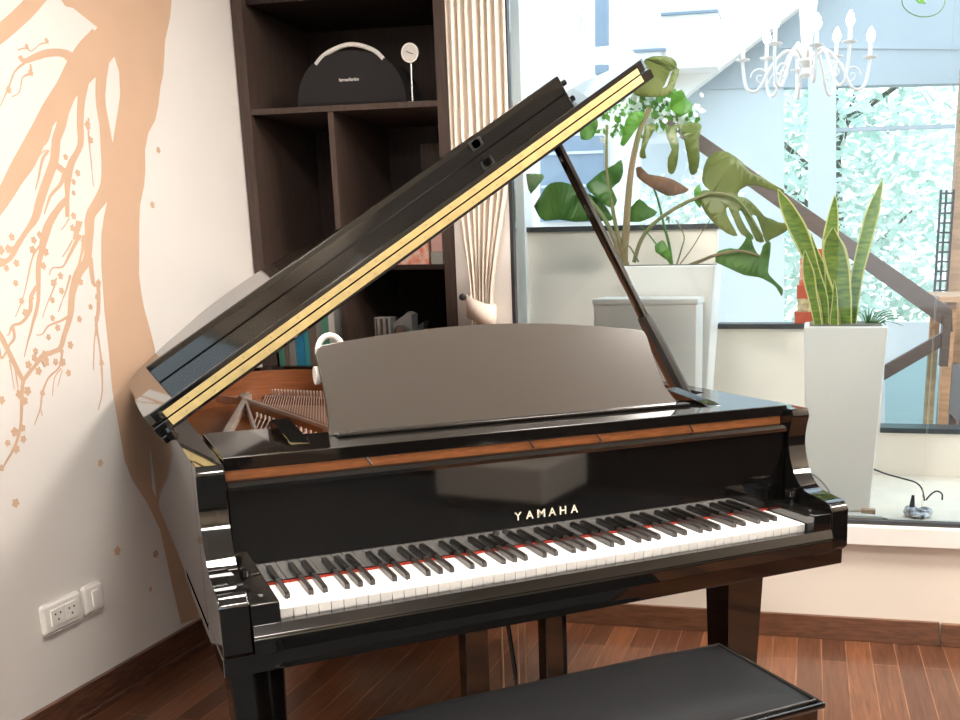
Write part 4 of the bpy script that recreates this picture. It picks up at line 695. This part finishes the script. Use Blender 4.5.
# ------------------------------------------------------------------ plants
def planter(name_parent, s0, s1, w0, w1, z0, z1, tp, m, parent):
    bm = B()
    cx, cy = (s0+s1)/2, (w0+w1)/2
    taper(bm, cx, cy, z0, z1, (s1-s0)-tp, s1-s0, (w1-w0)-tp, w1-w0, W, .008)
    o = obj('pot', bm, m, parent)
    bm = B(); box(bm, (s0+.02, w0+.02, z1-.003), (s1-.02, w1-.02, z1+.004), W); obj('soil', bm, M['bark'], parent)
    return o
def leaf(name, pts, w0, m, parent, dirv=None, amp=.03, tilt=0, vein=True):
    """flat traced outline given depth, tilt and curvature"""
    bm = B(); vs = [bm.verts.new((a, 0, b)) for a, b in pts]
    es = [bm.edges.new((vs[i], vs[(i+1) % len(vs)])) for i in range(len(vs))]
    bmesh.ops.triangle_fill(bm, use_beauty=True, use_dissolve=False, edges=es)
    bmesh.ops.subdivide_edges(bm, edges=bm.edges[:], cuts=3, use_grid_fill=False)
    cx = sum(p[0] for p in pts)/len(pts); cz = sum(p[1] for p in pts)/len(pts)
    R = max(math.hypot(p[0]-cx, p[1]-cz) for p in pts)
    dx, dz = dirv or (1, 0)
    L = math.hypot(dx, dz); dx /= L; dz /= L
    for v in bm.verts:
        a, b = v.co.x-cx, v.co.z-cz
        al = (a*dx+b*dz)/R; ac = (-a*dz+b*dx)/R
        dep = w0+amp*(al*al*.9-abs(ac)*.8+.06*math.sin(9*ac))+tilt*ac*R
        v.co = W(v.co.x, dep, v.co.z)
    o = obj(name, bm, m, parent, ang=180)
    sd = o.modifiers.new('t', 'SOLIDIFY'); sd.thickness = .0012
    return o
e = empty('potted_monstera', W(.41, .5, .432), 'large monstera plant in a white planter behind the glass', 'potted plant')
planter('p', .225, .585, .36, .70, .432, 1.337, .10, M['pot'], e)
L1, L2, L3, DR = M['leaf1'], M['leaf2'], M['leaf3'], M['dryleaf']
leaf('leaf', [(.525,1.688),(.53,1.708),(.54,1.731),(.556,1.746),(.577,1.755),(.598,1.756),(.622,1.75),(.649,1.733),(.675,1.713),(.691,1.693),(.706,1.676),(.727,1.664),(.751,1.653),(.777,1.638),(.803,1.623),(.829,1.609),(.841,1.6),(.816,1.602),(.781,1.609),(.757,1.617),(.737,1.625),(.716,1.627),(.699,1.626),(.683,1.62),(.669,1.612),(.662,1.601),(.662,1.59),(.675,1.587),(.693,1.582),(.712,1.569),(.73,1.552),(.747,1.533),(.762,1.515),(.777,1.508),(.791,1.504),(.803,1.498),(.815,1.492),(.836,1.489),(.852,1.484),(.855,1.473),(.846,1.459),(.816,1.442),(.786,1.427),(.777,1.417),(.772,1.416),(.764,1.432),(.756,1.457),(.744,1.489),(.732,1.516),(.72,1.522),(.716,1.513),(.735,1.479),(.756,1.442),(.764,1.426),(.764,1.42),(.751,1.417),(.734,1.424),(.72,1.451),(.706,1.483),(.691,1.511),(.679,1.532),(.67,1.538),(.667,1.532),(.679,1.504),(.696,1.473),(.711,1.455),(.723,1.443),(.725,1.432),(.719,1.428),(.699,1.436),(.677,1.451),(.664,1.471),(.653,1.496),(.638,1.528),(.626,1.551),(.62,1.545),(.622,1.526),(.632,1.504),(.646,1.481),(.659,1.459),(.666,1.444),(.65,1.443),(.627,1.452),(.605,1.467),(.581,1.486),(.561,1.506),(.543,1.527),(.529,1.55),(.519,1.572),(.513,1.593),(.514,1.609),(.53,1.615),(.549,1.615),(.565,1.608),(.571,1.604),(.554,1.614),(.534,1.63),(.525,1.647),(.522,1.66)], .42, L2, e, (1, -.8), .05)
leaf('leaf', [(.581,1.374),(.584,1.381),(.592,1.389),(.613,1.395),(.638,1.399),(.654,1.396),(.668,1.395),(.682,1.41),(.694,1.428),(.704,1.446),(.712,1.457),(.716,1.446),(.72,1.428),(.725,1.408),(.733,1.391),(.742,1.377),(.751,1.372),(.757,1.386),(.761,1.405),(.77,1.414),(.78,1.419),(.787,1.421),(.791,1.415),(.791,1.397),(.789,1.371),(.785,1.339),(.783,1.308),(.79,1.295),(.799,1.286),(.81,1.275),(.822,1.263),(.834,1.252),(.841,1.241),(.84,1.226),(.835,1.218),(.826,1.233),(.814,1.252),(.799,1.265),(.78,1.275),(.764,1.284),(.746,1.29),(.721,1.293),(.693,1.298),(.662,1.311),(.632,1.325),(.602,1.338),(.581,1.348)], .40, L1, e, (1, -.4), .04)
leaf('leaf', [(.247,2.034),(.269,2.068),(.297,2.103),(.325,2.111),(.352,2.111),(.377,2.11),(.398,2.105),(.411,2.094),(.416,2.083),(.415,2.075),(.409,2.069),(.401,2.064),(.39,2.056),(.38,2.033),(.371,2.01),(.365,2.002),(.363,2.0),(.369,1.998),(.379,2.003),(.387,2.022),(.394,2.045),(.399,2.06),(.406,2.069),(.416,2.071),(.424,2.065),(.421,2.044),(.414,2.019),(.407,1.997),(.398,1.98),(.382,1.971),(.359,1.967),(.333,1.967),(.305,1.97),(.28,1.973),(.259,1.979),(.24,1.993),(.227,2.006)], .5, L2, e, (1, .3), .04)
leaf('leaf', [(.3,1.867),(.322,1.869),(.343,1.865),(.335,1.843),(.319,1.815),(.308,1.793),(.3,1.772),(.302,1.755),(.304,1.743),(.29,1.741),(.277,1.747),(.278,1.764),(.285,1.78)], .46, L2, e, (-.3, -1), .02)
leaf('leaf', [(.378,1.855),(.408,1.857),(.444,1.86),(.469,1.864),(.49,1.865),(.508,1.861),(.519,1.85),(.516,1.828),(.509,1.8),(.512,1.768),(.514,1.735),(.51,1.706),(.502,1.684),(.49,1.675),(.476,1.678),(.471,1.699),(.468,1.729),(.461,1.766),(.452,1.802),(.442,1.829),(.433,1.846),(.425,1.849),(.421,1.839),(.426,1.814),(.433,1.781),(.431,1.747),(.426,1.716),(.419,1.695),(.411,1.683),(.4,1.68),(.391,1.688),(.389,1.712),(.391,1.739),(.4,1.754),(.406,1.768),(.397,1.792),(.387,1.812)], .45, L2, e, (0, -1), .03)
leaf('leaf', [(-.2,1.706),(-.168,1.707),(-.136,1.704),(-.132,1.691),(-.141,1.673),(-.163,1.646),(-.185,1.628),(-.196,1.645),(-.201,1.667)], .55, L1, e, (1, .5), .02)
leaf('leaf', [(-.174,1.579),(-.151,1.614),(-.122,1.651),(-.097,1.665),(-.071,1.669),(-.043,1.668),(-.014,1.66),(.015,1.645),(.043,1.628),(.073,1.616),(.101,1.603),(.119,1.585),(.133,1.564),(.146,1.54),(.153,1.521),(.143,1.515),(.124,1.514),(.096,1.514),(.067,1.515),(.038,1.513),(.008,1.512),(-.024,1.517),(-.058,1.522),(-.091,1.52),(-.121,1.519),(-.139,1.529),(-.149,1.539)], .52, L1, e, (1, -.3), .05)
leaf('leaf', [(.056,1.653),(.081,1.675),(.113,1.7),(.146,1.714),(.174,1.725),(.192,1.738),(.203,1.742),(.209,1.723),(.21,1.697),(.204,1.677),(.193,1.66),(.175,1.65),(.161,1.638),(.171,1.616),(.181,1.592),(.173,1.572),(.157,1.562),(.135,1.574),(.112,1.594),(.09,1.612),(.072,1.626)], .50, L1, e, (1, -1), .03)
leaf('leaf', [(.2,1.51),(.2,1.527),(.204,1.548),(.217,1.56),(.233,1.571),(.249,1.587),(.265,1.597),(.281,1.586),(.298,1.569),(.32,1.557),(.334,1.545),(.325,1.533),(.306,1.523),(.284,1.514),(.265,1.508)], .55, L1, e, (1, .2), .02)
leaf('leaf', [(.263,1.706),(.271,1.711),(.284,1.712),(.298,1.698),(.315,1.682),(.337,1.677),(.362,1.673),(.389,1.666),(.416,1.657),(.437,1.645),(.455,1.634),(.467,1.626),(.47,1.619),(.459,1.611),(.44,1.605),(.418,1.599),(.393,1.598),(.369,1.608),(.346,1.622),(.322,1.635),(.3,1.649),(.28,1.664),(.268,1.676)], .44, DR, e, (1, -.3), .03)
leaf('leaf', [(.028,1.868),(.05,1.882),(.075,1.896),(.095,1.899),(.108,1.894),(.107,1.874),(.099,1.85),(.089,1.833),(.075,1.821),(.058,1.82),(.042,1.823)], .5, L3, e, (1, -.3), .02)
leaf('leaf', [(.206,1.829),(.213,1.856),(.223,1.887),(.237,1.905),(.254,1.915),(.279,1.918),(.296,1.913),(.292,1.894),(.277,1.87),(.262,1.849),(.246,1.828),(.229,1.807),(.214,1.792),(.204,1.794),(.198,1.8)], .48, L3, e, (1, .6), .02)
leaf('leaf', [(.387,1.927),(.39,1.947),(.398,1.969),(.417,1.984),(.437,1.989),(.446,1.977),(.453,1.96),(.465,1.948),(.475,1.937),(.475,1.923),(.468,1.909),(.448,1.897),(.429,1.889)], .5, L3, e, (1, .3), .02)
leaf('leaf', [(.494,1.617),(.503,1.631),(.513,1.639),(.52,1.621),(.525,1.594),(.524,1.568),(.518,1.551),(.508,1.559),(.498,1.573)], .43, L3, e, (0, 1), .02)
leaf('leaf', [(.333,1.413),(.346,1.426),(.362,1.436),(.374,1.425),(.386,1.404),(.398,1.374),(.402,1.35),(.389,1.353),(.369,1.366),(.352,1.379),(.337,1.39)], .5, L3, e, (0, 1), .02)
def stem(P3, r, m, n=7):
    bm = B(); tube(bm, crom([W(s, w, z) for (s, z), w in P3], 5), r, n, cap=True); return obj('stem', bm, m, e)
def st(pts, ws, r, m):
    P3 = [((a, b), w) for (a, b), w in zip(pts, ws)]
    bm = B(); c = crom([W(s, w, z) for (s, z), w in P3], 5); n = len(c); tube(bm, c, [r*(1-.5*i/n) for i in range(n)], 7); obj('stem', bm, m, e)
st([(.208,1.329),(.209,1.399),(.217,1.469),(.226,1.591),(.242,1.722),(.274,1.851),(.313,1.93)], [.5]*7, .018, M['stembrown'])
st([(.225,1.329),(.184,1.458),(.161,1.574),(.141,1.707),(.143,1.874)], [.5]*5, .010, M['stem'])
st([(.2,1.353),(.144,1.497),(.072,1.595),(.012,1.665),(-.04,1.75),(-.06,1.789)], [.5]*6, .010, M['stem'])
st([(.249,1.352),(.281,1.436),(.341,1.503),(.439,1.561),(.515,1.589),(.576,1.602),(.669,1.57),(.762,1.435)], [.5, .48, .46, .44, .42, .405, .40, .405], .009, M['stem'])
st([(.402,1.335),(.39,1.416),(.369,1.493),(.345,1.588),(.321,1.649)], [.5]*5, .007, M['leaf1'])
st([(.419,1.335),(.438,1.396),(.449,1.449),(.417,1.511)], [.5]*4, .004, M['stem'])
st([(.402,1.335),(.362,1.389),(.306,1.46),(.274,1.491)], [.5]*4, .004, M['leaf1'])
st([(.434,1.342),(.481,1.403),(.519,1.463),(.551,1.508)], [.5]*4, .003, M['stembrown'])
st([(.475,1.338),(.529,1.356),(.583,1.374),(.675,1.388),(.751,1.368)], [.5, .45, .41, .385, .39], .008, M['stembrown'])
st([(.274,1.352),(.257,1.383),(.232,1.415),(.2,1.392),(.183,1.345)], [.46]*5, .004, M['stembrown'])
# leafy vine top
bm = B()
vc = [(.091,1.918),(.141,1.938),(.254,1.986),(.315,1.961),(.367,1.929),(.415,1.897),(.294,1.909),(.214,1.962),(.153,1.877),(.455,1.858),(.382,1.98),(.474,1.91),(.243,1.934),(.343,1.893)]
for i in range(300):
    s, z = random.choice(vc); q = W(s+random.gauss(0, .022), .60+random.gauss(0, .03), z+random.gauss(0, .025))
    u = Vector((random.gauss(0, 1), random.gauss(0, .6), random.gauss(0, 1))).normalized(); v = (ND.cross(u)).normalized()*.55+ND*random.uniform(-.2, .2); sz = random.uniform(.012, .022)
    f = bm.faces.new([bm.verts.new(q+u*sz), bm.verts.new(q+v*sz), bm.verts.new(q-u*sz), bm.verts.new(q-v*sz)]); f.material_index = i % 2
o = obj('leaflets', bm, [M['leaf3'], M['treeleaf2']], e); o['kind'] = 'stuff'
# low white box planter before it
e = empty('white_box', W(.36, .2, .432), 'plain white box in front of the monstera planter', 'box')
one('body', M['pot'], e, (.165, .10, .432), (.545, .33, 1.200), W, .006); one('lid', M['pot'], e, (.160, .095, 1.200), (.550, .335, 1.222), W, .005)

# snake plant
e = empty('potted_snake_plant', W(1.07, .3, .432), 'snake plant with yellow-edged leaves in a tall white planter', 'potted plant')
planter('p', .925, 1.218, .16, .45, .432, 1.118, .06, M['pot'], e)
def sleaf(R, w0, w1, m=M['snake'], twist=.0, edge=.13):
    for _ in range(3):
        Q = list(R)
        for i in range(1, len(R)-1): Q[i] = tuple((R[i-1][k]+2*R[i][k]+R[i+1][k])/4 for k in range(3))
        R = Q
    bm = B(); rows = []; n = len(R)
    for i, (s, z, wd) in enumerate(R):
        t = R[min(i+1, n-1)]; u = R[max(i-1, 0)]; wd = wd*1.08; dx, dz = t[0]-u[0], t[1]-u[1]; L = math.hypot(dx, dz)+1e-9; nx, nz = -dz/L, dx/L
        w = w0+(w1-w0)*i/(n-1); h = wd/2; a = .3*h
        rows.append([bm.verts.new(W(s+nx*h*k, w+a*(1-k*k)*1.0, z+nz*h*k)) for k in (-1, -1+edge*1.3, -.4, 0, .4, 1-edge*1.3, 1)])
    for p, q in zip(rows, rows[1:]):
        for k in range(6):
            f = bm.faces.new([p[k], p[k+1], q[k+1], q[k]]); f.material_index = 1 if k in (0, 5) else 0
    o = obj('leaf', bm, [m, M['snake_edge']], e, ang=180); sd = o.modifiers.new('t', 'SOLIDIFY'); sd.thickness = .003
sleaf([(1.005,1.099,.018),(1.004,1.123,.0196),(1.001,1.157,.029),(.998,1.19,.024),(.992,1.214,.0345),(.986,1.237,.0278),(.977,1.261,.04),(.967,1.288,.0218),(.954,1.316,.0357),(.942,1.344,.039),(.931,1.371,.0576),(.921,1.397,.0478),(.911,1.422,.051),(.899,1.444,.0699),(.888,1.465,.0526),(.876,1.486,.068),(.866,1.505,.0478),(.856,1.524,.0452),(.846,1.542,.048),(.834,1.563,.0335),(.824,1.584,.0122),(.816,1.598,.003)], .27, .22)
sleaf([(1.028,1.094,.032),(1.027,1.123,.0339),(1.025,1.164,.0459),(1.023,1.205,.04),(1.02,1.242,.0328),(1.015,1.279,.0479),(1.012,1.314,.039),(1.01,1.346,.0284),(1.008,1.376,.0615),(1.007,1.404,.064),(1.009,1.429,.0476),(1.01,1.453,.0606),(1.012,1.475,.042),(1.014,1.494,.037),(1.015,1.511,.0421),(1.017,1.527,.024),(1.017,1.547,.0274),(1.018,1.566,.0114),(1.018,1.58,.004)], .34, .34)
sleaf([(1.075,1.101,.044),(1.074,1.12,.0362),(1.072,1.146,.0408),(1.069,1.173,.045),(1.065,1.196,.0481),(1.06,1.22,.0679),(1.055,1.244,.054),(1.05,1.268,.0583),(1.043,1.292,.084),(1.038,1.315,.0907),(1.032,1.337,.0668),(1.026,1.359,.0906),(1.021,1.378,.084),(1.017,1.393,.0772),(1.014,1.406,.0677),(1.012,1.42,.056),(1.012,1.435,.0397),(1.013,1.45,.0212),(1.014,1.461,.006)], .25, .20)
sleaf([(1.096,1.097,.027),(1.097,1.121,.0359),(1.1,1.154,.0357),(1.102,1.188,.027),(1.102,1.218,.037),(1.102,1.248,.0481),(1.105,1.278,.04),(1.109,1.307,.0409),(1.115,1.337,.0418),(1.122,1.366,.044),(1.127,1.396,.049),(1.132,1.425,.0554),(1.139,1.453,.03),(1.144,1.48,.0621),(1.15,1.506,.0468),(1.156,1.529,.045),(1.161,1.549,.0406),(1.166,1.567,.0227),(1.17,1.584,.027),(1.175,1.601,.0186),(1.178,1.617,.0126),(1.181,1.628,.004)], .30, .33)
sleaf([(.979,1.102,.028),(.975,1.119,.0301),(.971,1.143,.0248),(.966,1.167,.036),(.961,1.187,.0292),(.955,1.207,.0314),(.95,1.227,.033),(.945,1.251,.0338),(.94,1.276,.0452),(.936,1.298,.044),(.931,1.316,.0428),(.928,1.33,.0282),(.924,1.344,.032),(.922,1.36,.0171),(.92,1.375,.0089),(.918,1.386,.005)], .22, .19)
sleaf([(.999,1.093,.012),(1.002,1.123,.0137),(1.004,1.166,.0213),(1.005,1.204,.024),(1.005,1.232,.0258),(1.003,1.255,.0271),(.999,1.277,.021),(.992,1.3,.0286),(.983,1.323,.0287),(.975,1.343,.021),(.966,1.361,.0262),(.958,1.377,.0177),(.951,1.394,.02),(.946,1.414,.011),(.941,1.434,.0063),(.938,1.448,.004)], .36, .38)
sleaf([(1.032,1.102,.032),(1.031,1.119,.0335),(1.03,1.143,.0266),(1.03,1.167,.027),(1.03,1.186,.0261),(1.031,1.205,.0161),(1.031,1.223,.014),(1.028,1.244,.0203),(1.027,1.265,.0081),(1.025,1.28,.003)], .20, .19)
bm = B()
base_ = (1.156,1.104)
for (a, b) in [(1.114,1.162),(1.131,1.177),(1.151,1.184),(1.173,1.177),(1.195,1.166),(1.216,1.173),(1.241,1.169),(1.259,1.162),(1.28,1.148),(1.296,1.133),(1.276,1.115),(1.146,1.148),(1.189,1.141),(1.225,1.148),(1.167,1.155)]:
    w1 = .3+random.uniform(-.08, .05)
    mid = ((a+base_[0])/2, (b+base_[1])/2+.02)
    c = crom([W(base_[0], .3, base_[1]-.01), W(mid[0], (.3+w1)/2, mid[1]), W(a, w1, b)], 5); tube(bm, c, [.003*(1-.8*i/len(c)) for i in range(len(c))], 5)
obj('grassy_tuft', bm, M['leaf1'], e)

# red lantern tin on the ledge
ra, rb, rc_ = (.892,1.098), (1.066,1.098), (.884,1.36)
e = empty('red_tin', W((ra[0]+rb[0])/2, .94, Z2+.022), 'tall red patterned tin standing on the dark wall ledge', 'tin')
x0, x1, zb = ra[0], rb[0], Z2+.022
H = (.957,1.396)[1]-zb
one('base', M['red'], e, (x0-.010, .895, zb), (x1+.01, 1.0, zb+H*.16), W, .003)
one('label_band', M['tan'], e, (x0, .90, zb+H*.16), (x1, .995, zb+H*.34), W, .002)
one('middle_band', M['red'], e, (x0-.004, .897, zb+H*.34), (x1+.004, .998, zb+H*.52), W, .002)
one('upper_body', M['redpat'], e, (x0+.004, .90, zb+H*.52), (x1-.004, .995, zb+H*.88), W, .002)
one('cap', M['red'], e, (x0+.03, .91, zb+H*.88), (x1-.01, .985, zb+H), W, .003)

# router, cables
qa = (1.31,.457)
e = empty('power_adapter', W(1.355, .15, .432), 'crumpled silver and black adapter on the ledge behind the glass', 'adapter')
bm = B()
import itertools
for i, (ds, dw, r, h) in enumerate(((0, 0, .040, .022), (-.022, .012, .028, .034), (.026, .014, .026, .03), (.01, -.02, .02, .018))):
    lathe(bm, [(r*.8, 0), (r, h*.3), (r*.9, h*.8), (r*.5, h)], W(1.355+ds, .15+dw, .432), 14)
for v in bm.verts: v.co += Vector((random.uniform(-.003, .003), random.uniform(-.003, .003), random.uniform(0, .004)))
obj('body', bm, M['silver'], e, ang=10)
bm = B(); tube(bm, [W(1.335, .16, .455), W(1.337, .165, .51)], [.012, .005], 10); obj('plug', bm, M['cable'], e)
c = crom([W(s, w, z) for (s, z), w in zip([(1.197,.577),(1.248,.564),(1.307,.558),(1.346,.552),(1.368,.531),(1.378,.49)], (.30, .27, .22, .19, .18, .165))], 6)
bm = B(); tube(bm, c, .0032, 8); obj('cable', bm, M['cable'], e)
c = crom([W(s, w, z) for (s, z), w in zip([(1.382,.494),(1.399,.517),(1.418,.529),(1.436,.519),(1.438,.497)], (.16, .16, .16, .16, .16))], 6)
bm = B(); tube(bm, c, .003, 8); obj('cable', bm, M['cable'], e)
c = crom([W(s, .12, z) for (s, z) in [(.973,.587),(1.003,.565),(1.033,.529),(1.053,.48)]]+[W(1.075, .12, .4355), W(1.13, .12, .4355)], 6)
bm = B(); tube(bm, c, .0035, 8); tag(obj('grey_hose', bm, M['greycable']), 'thin grey hose curving down beside the tall white planter', 'hose')
e = empty('white_cable_duct', W(1.12, .11, .432), 'low white plastic strip on the ledge at the foot of the planter', 'cable duct')
bm = B(); prism(bm, [(.98, .065), (1.225, .06), (1.225, .075), (1.10, .115), (.98, .12)], .432, .452, W, .003); obj('strip', bm, M['plastic'], e)
one('end_block', M['cardboard'], e, (1.155, .125, .432), (1.205, .155, .458), W, .002)

# bird ornament, hanging vine, ring vine
b = (-.173,2.633)
e = empty('bird_ornament', W(b[0], 2.72, b[1]), 'small cream bird ornament hanging on a string outside', 'ornament')
BT = lambda x, y, z: W(b[0]+x*1.4, 2.72+y*1.4, b[1]+z*1.4)
bm = B(); tube(bm, [BT(-.028, 0, .005), BT(-.015, 0, -.002), BT(0, 0, -.006), BT(.015, 0, -.002), BT(.026, 0, .010)], [.002, .008, .012, .008, .003], 10); obj('body', bm, M['cream_out'], e)
for sg in (-1, 1): bm = B(); prism(bm, [(-.008, 0), (.010, 0), (.004, .030), (-.012, .022)], sg*.004, sg*.008, lambda a, c_, d: BT(a, d, c_)); obj('wing', bm, M['cream_out'], e)
bm = B(); tube(bm, [BT(0, 0, 0), BT(0, 0, .6)], .001, 5); obj('string', bm, M['cream_out'], e)
e = empty('hanging_vine', W(*((-.222,2.503)[0], 1.8, (-.222,2.503)[1])), 'thin pale green vine hanging down the white outside wall', 'vine')
vp = [(-.227,2.782),(-.224,2.644),(-.241,2.552),(-.227,2.457),(-.208,2.38)]
c = crom([W(s, 1.8, z) for s, z in vp], 8); bm = B(); tube(bm, c, .0015, 5); obj('vine_stem', bm, M['treeleaf'], e)
bm = B()
for p in c:
    for _ in range(3):
        q = p+DD*random.uniform(-.03, .03)+Vector((0, 0, random.uniform(-.02, .02))); u = Vector((random.gauss(0, 1), random.gauss(0, 1), random.gauss(0, 1))).normalized()*.012; v = u.orthogonal().normalized()*.006
        bm.faces.new([bm.verts.new(q+u), bm.verts.new(q+v), bm.verts.new(q-u), bm.verts.new(q-v)])
obj('vine_leaves', bm, M['treeleaf'], e)['kind'] = 'stuff'
vp = [(1.226,2.275),(1.232,2.236),(1.265,2.207),(1.307,2.195),(1.347,2.202),(1.373,2.23),(1.37,2.273)]
e = empty('hanging_tendril', W(vp[3][0], .5, vp[3][1]), 'looping thin tendril with one green leaf at the top of the window', 'tendril')
bm = B(); tube(bm, crom([W(s, .5, z) for s, z in vp], 6), .002, 6); obj('tendril', bm, M['leaf1'], e)
bm = B(); q = [(1.261,2.267),(1.283,2.242),(1.311,2.237),(1.292,2.265)]; prism(bm, q, .498, .500, lambda a, b, c: W(a, c, b)); obj('leaf', bm, M['leaf3'], e)

# terrace furniture at the right edge
q = [(1.562,1.17),(1.779,1.188),(1.784,1.121),(1.565,1.122)]
e = empty('terrace_table', W(q[0][0]+.25, 1.9, 0), 'tan wooden table on the terrace at the right edge', 'table')
zt = q[0][1]
one('top', M['tablewood'], e, (q[0][0], 1.65, zt-.03), (q[0][0]+.9, 2.4, zt), W, .004)
for a in (.04, .80):
    for b in (1.70, 2.30): one('leg', M['tablewood'], e, (q[0][0]+a, b, 0), (q[0][0]+a+.05, b+.05, zt-.03), W, .003)
q = [(1.661,2.326),(1.711,2.324),(1.793,1.104),(1.741,1.105)]
bm = B(); prism(bm, [(q[0][0]+.09, 0), (q[0][0]+.22, 0), (q[0][0]+.22, 3.2), (q[0][0]+.09, 3.2)], 2.85, 2.98, lambda a, b, c: W(a, c, b)); tag(obj('wooden_post', bm, M['tablewood']), 'brown wooden post at the right edge of the terrace', 'post')
e = empty('lattice_screen', W(q[0][0], 2.7, 1.0), 'black lattice screen beside the wooden post on the terrace', 'screen')
qq = [(1.659,1.732),(1.709,1.73),(1.734,1.351),(1.684,1.352)]
za, zb_ = qq[0][1], qq[2][1]
bm = B()
for x in (qq[0][0], (qq[0][0]+qq[1][0])/2+.005, qq[1][0]+.02): box(bm, (x-.006, 2.69, 0), (x+.006, 2.71, za), W)
obj('uprights', bm, M['frame'], e)
bm = B()
for i in range(14): z = za-.02-i*(za-zb_)/7; box(bm, (qq[0][0], 2.692, z-.005), (qq[1][0]+.02, 2.708, z+.005), W)
obj('crossbars', bm, M['frame'], e)
e = empty('terrace_chair', W((1.634,.684)[0]+.1, 1.3, 0), 'dark brown wooden chair in front of the terrace table', 'chair')
cs = (1.634,.684)[0]-.01
one('seat', M['rail'], e, (cs, 1.15, .42), (cs+.40, 1.52, .46), W, .004); one('backrest', M['rail'], e, (cs, 1.15, .62), (cs+.03, 1.52, .86), W, .004)
for a in (0, .36):
    for b in (1.15, 1.485): one('leg', M['rail'], e, (cs+a, b, 0), (cs+a+.035, b+.035, .42 if a else .86), W, .002)

# ================================================================== LIGHT, CAMERA
wd = bpy.data.worlds.new('World'); scn.world = wd; wd.use_nodes = True
nt = wd.node_tree; bg = nt.nodes['Background']
tc = nt.nodes.new('ShaderNodeTexCoord'); sx = nt.nodes.new('ShaderNodeSeparateXYZ'); rp = nt.nodes.new('ShaderNodeValToRGB')
rp.color_ramp.elements[0].position = .0; rp.color_ramp.elements[0].color = (.78, .92, 1.0, 1)
rp.color_ramp.elements[1].position = .6; rp.color_ramp.elements[1].color = (.70, .86, 1.0, 1)
nt.links.new(tc.outputs['Generated'], sx.inputs[0]); nt.links.new(sx.outputs['Z'], rp.inputs[0]); nt.links.new(rp.outputs[0], bg.inputs[0])
bg.inputs[1].default_value = 1.5

C = Vector((-.2809, -1.8135, 1.3512))
p_, y_, r_ = .2324, .4739, -.0133
fwd = Vector((math.sin(y_)*math.cos(p_), math.cos(y_)*math.cos(p_), -math.sin(p_)))
rt = Vector((math.cos(y_), -math.sin(y_), 0)); up = rt.cross(fwd)
rt2 = rt*math.cos(r_)+up*math.sin(r_); up2 = up*math.cos(r_)-rt*math.sin(r_)
mw = Matrix((( rt2.x, up2.x, -fwd.x, C.x), (rt2.y, up2.y, -fwd.y, C.y), (rt2.z, up2.z, -fwd.z, C.z), (0, 0, 0, 1)))
cam = bpy.data.cameras.new('camera'); co = bpy.data.objects.new('camera_main', cam); col.objects.link(co)
co.matrix_world = mw; cam.sensor_width = 36; cam.lens = 991.86/960*36
cam.shift_x = -110.39/960; cam.shift_y = 137.6/960; cam.clip_start = .05
scn.camera = co
scn.view_settings.view_transform = 'Standard'; scn.view_settings.look = 'None'
scn.view_settings.exposure = 0.9; scn.view_settings.gamma = 1
try: scn.view_settings.use_curve_mapping = False
except Exception: pass
scn.cycles.use_denoising = True
scn.cycles.max_bounces = 10; scn.cycles.transparent_max_bounces = 16
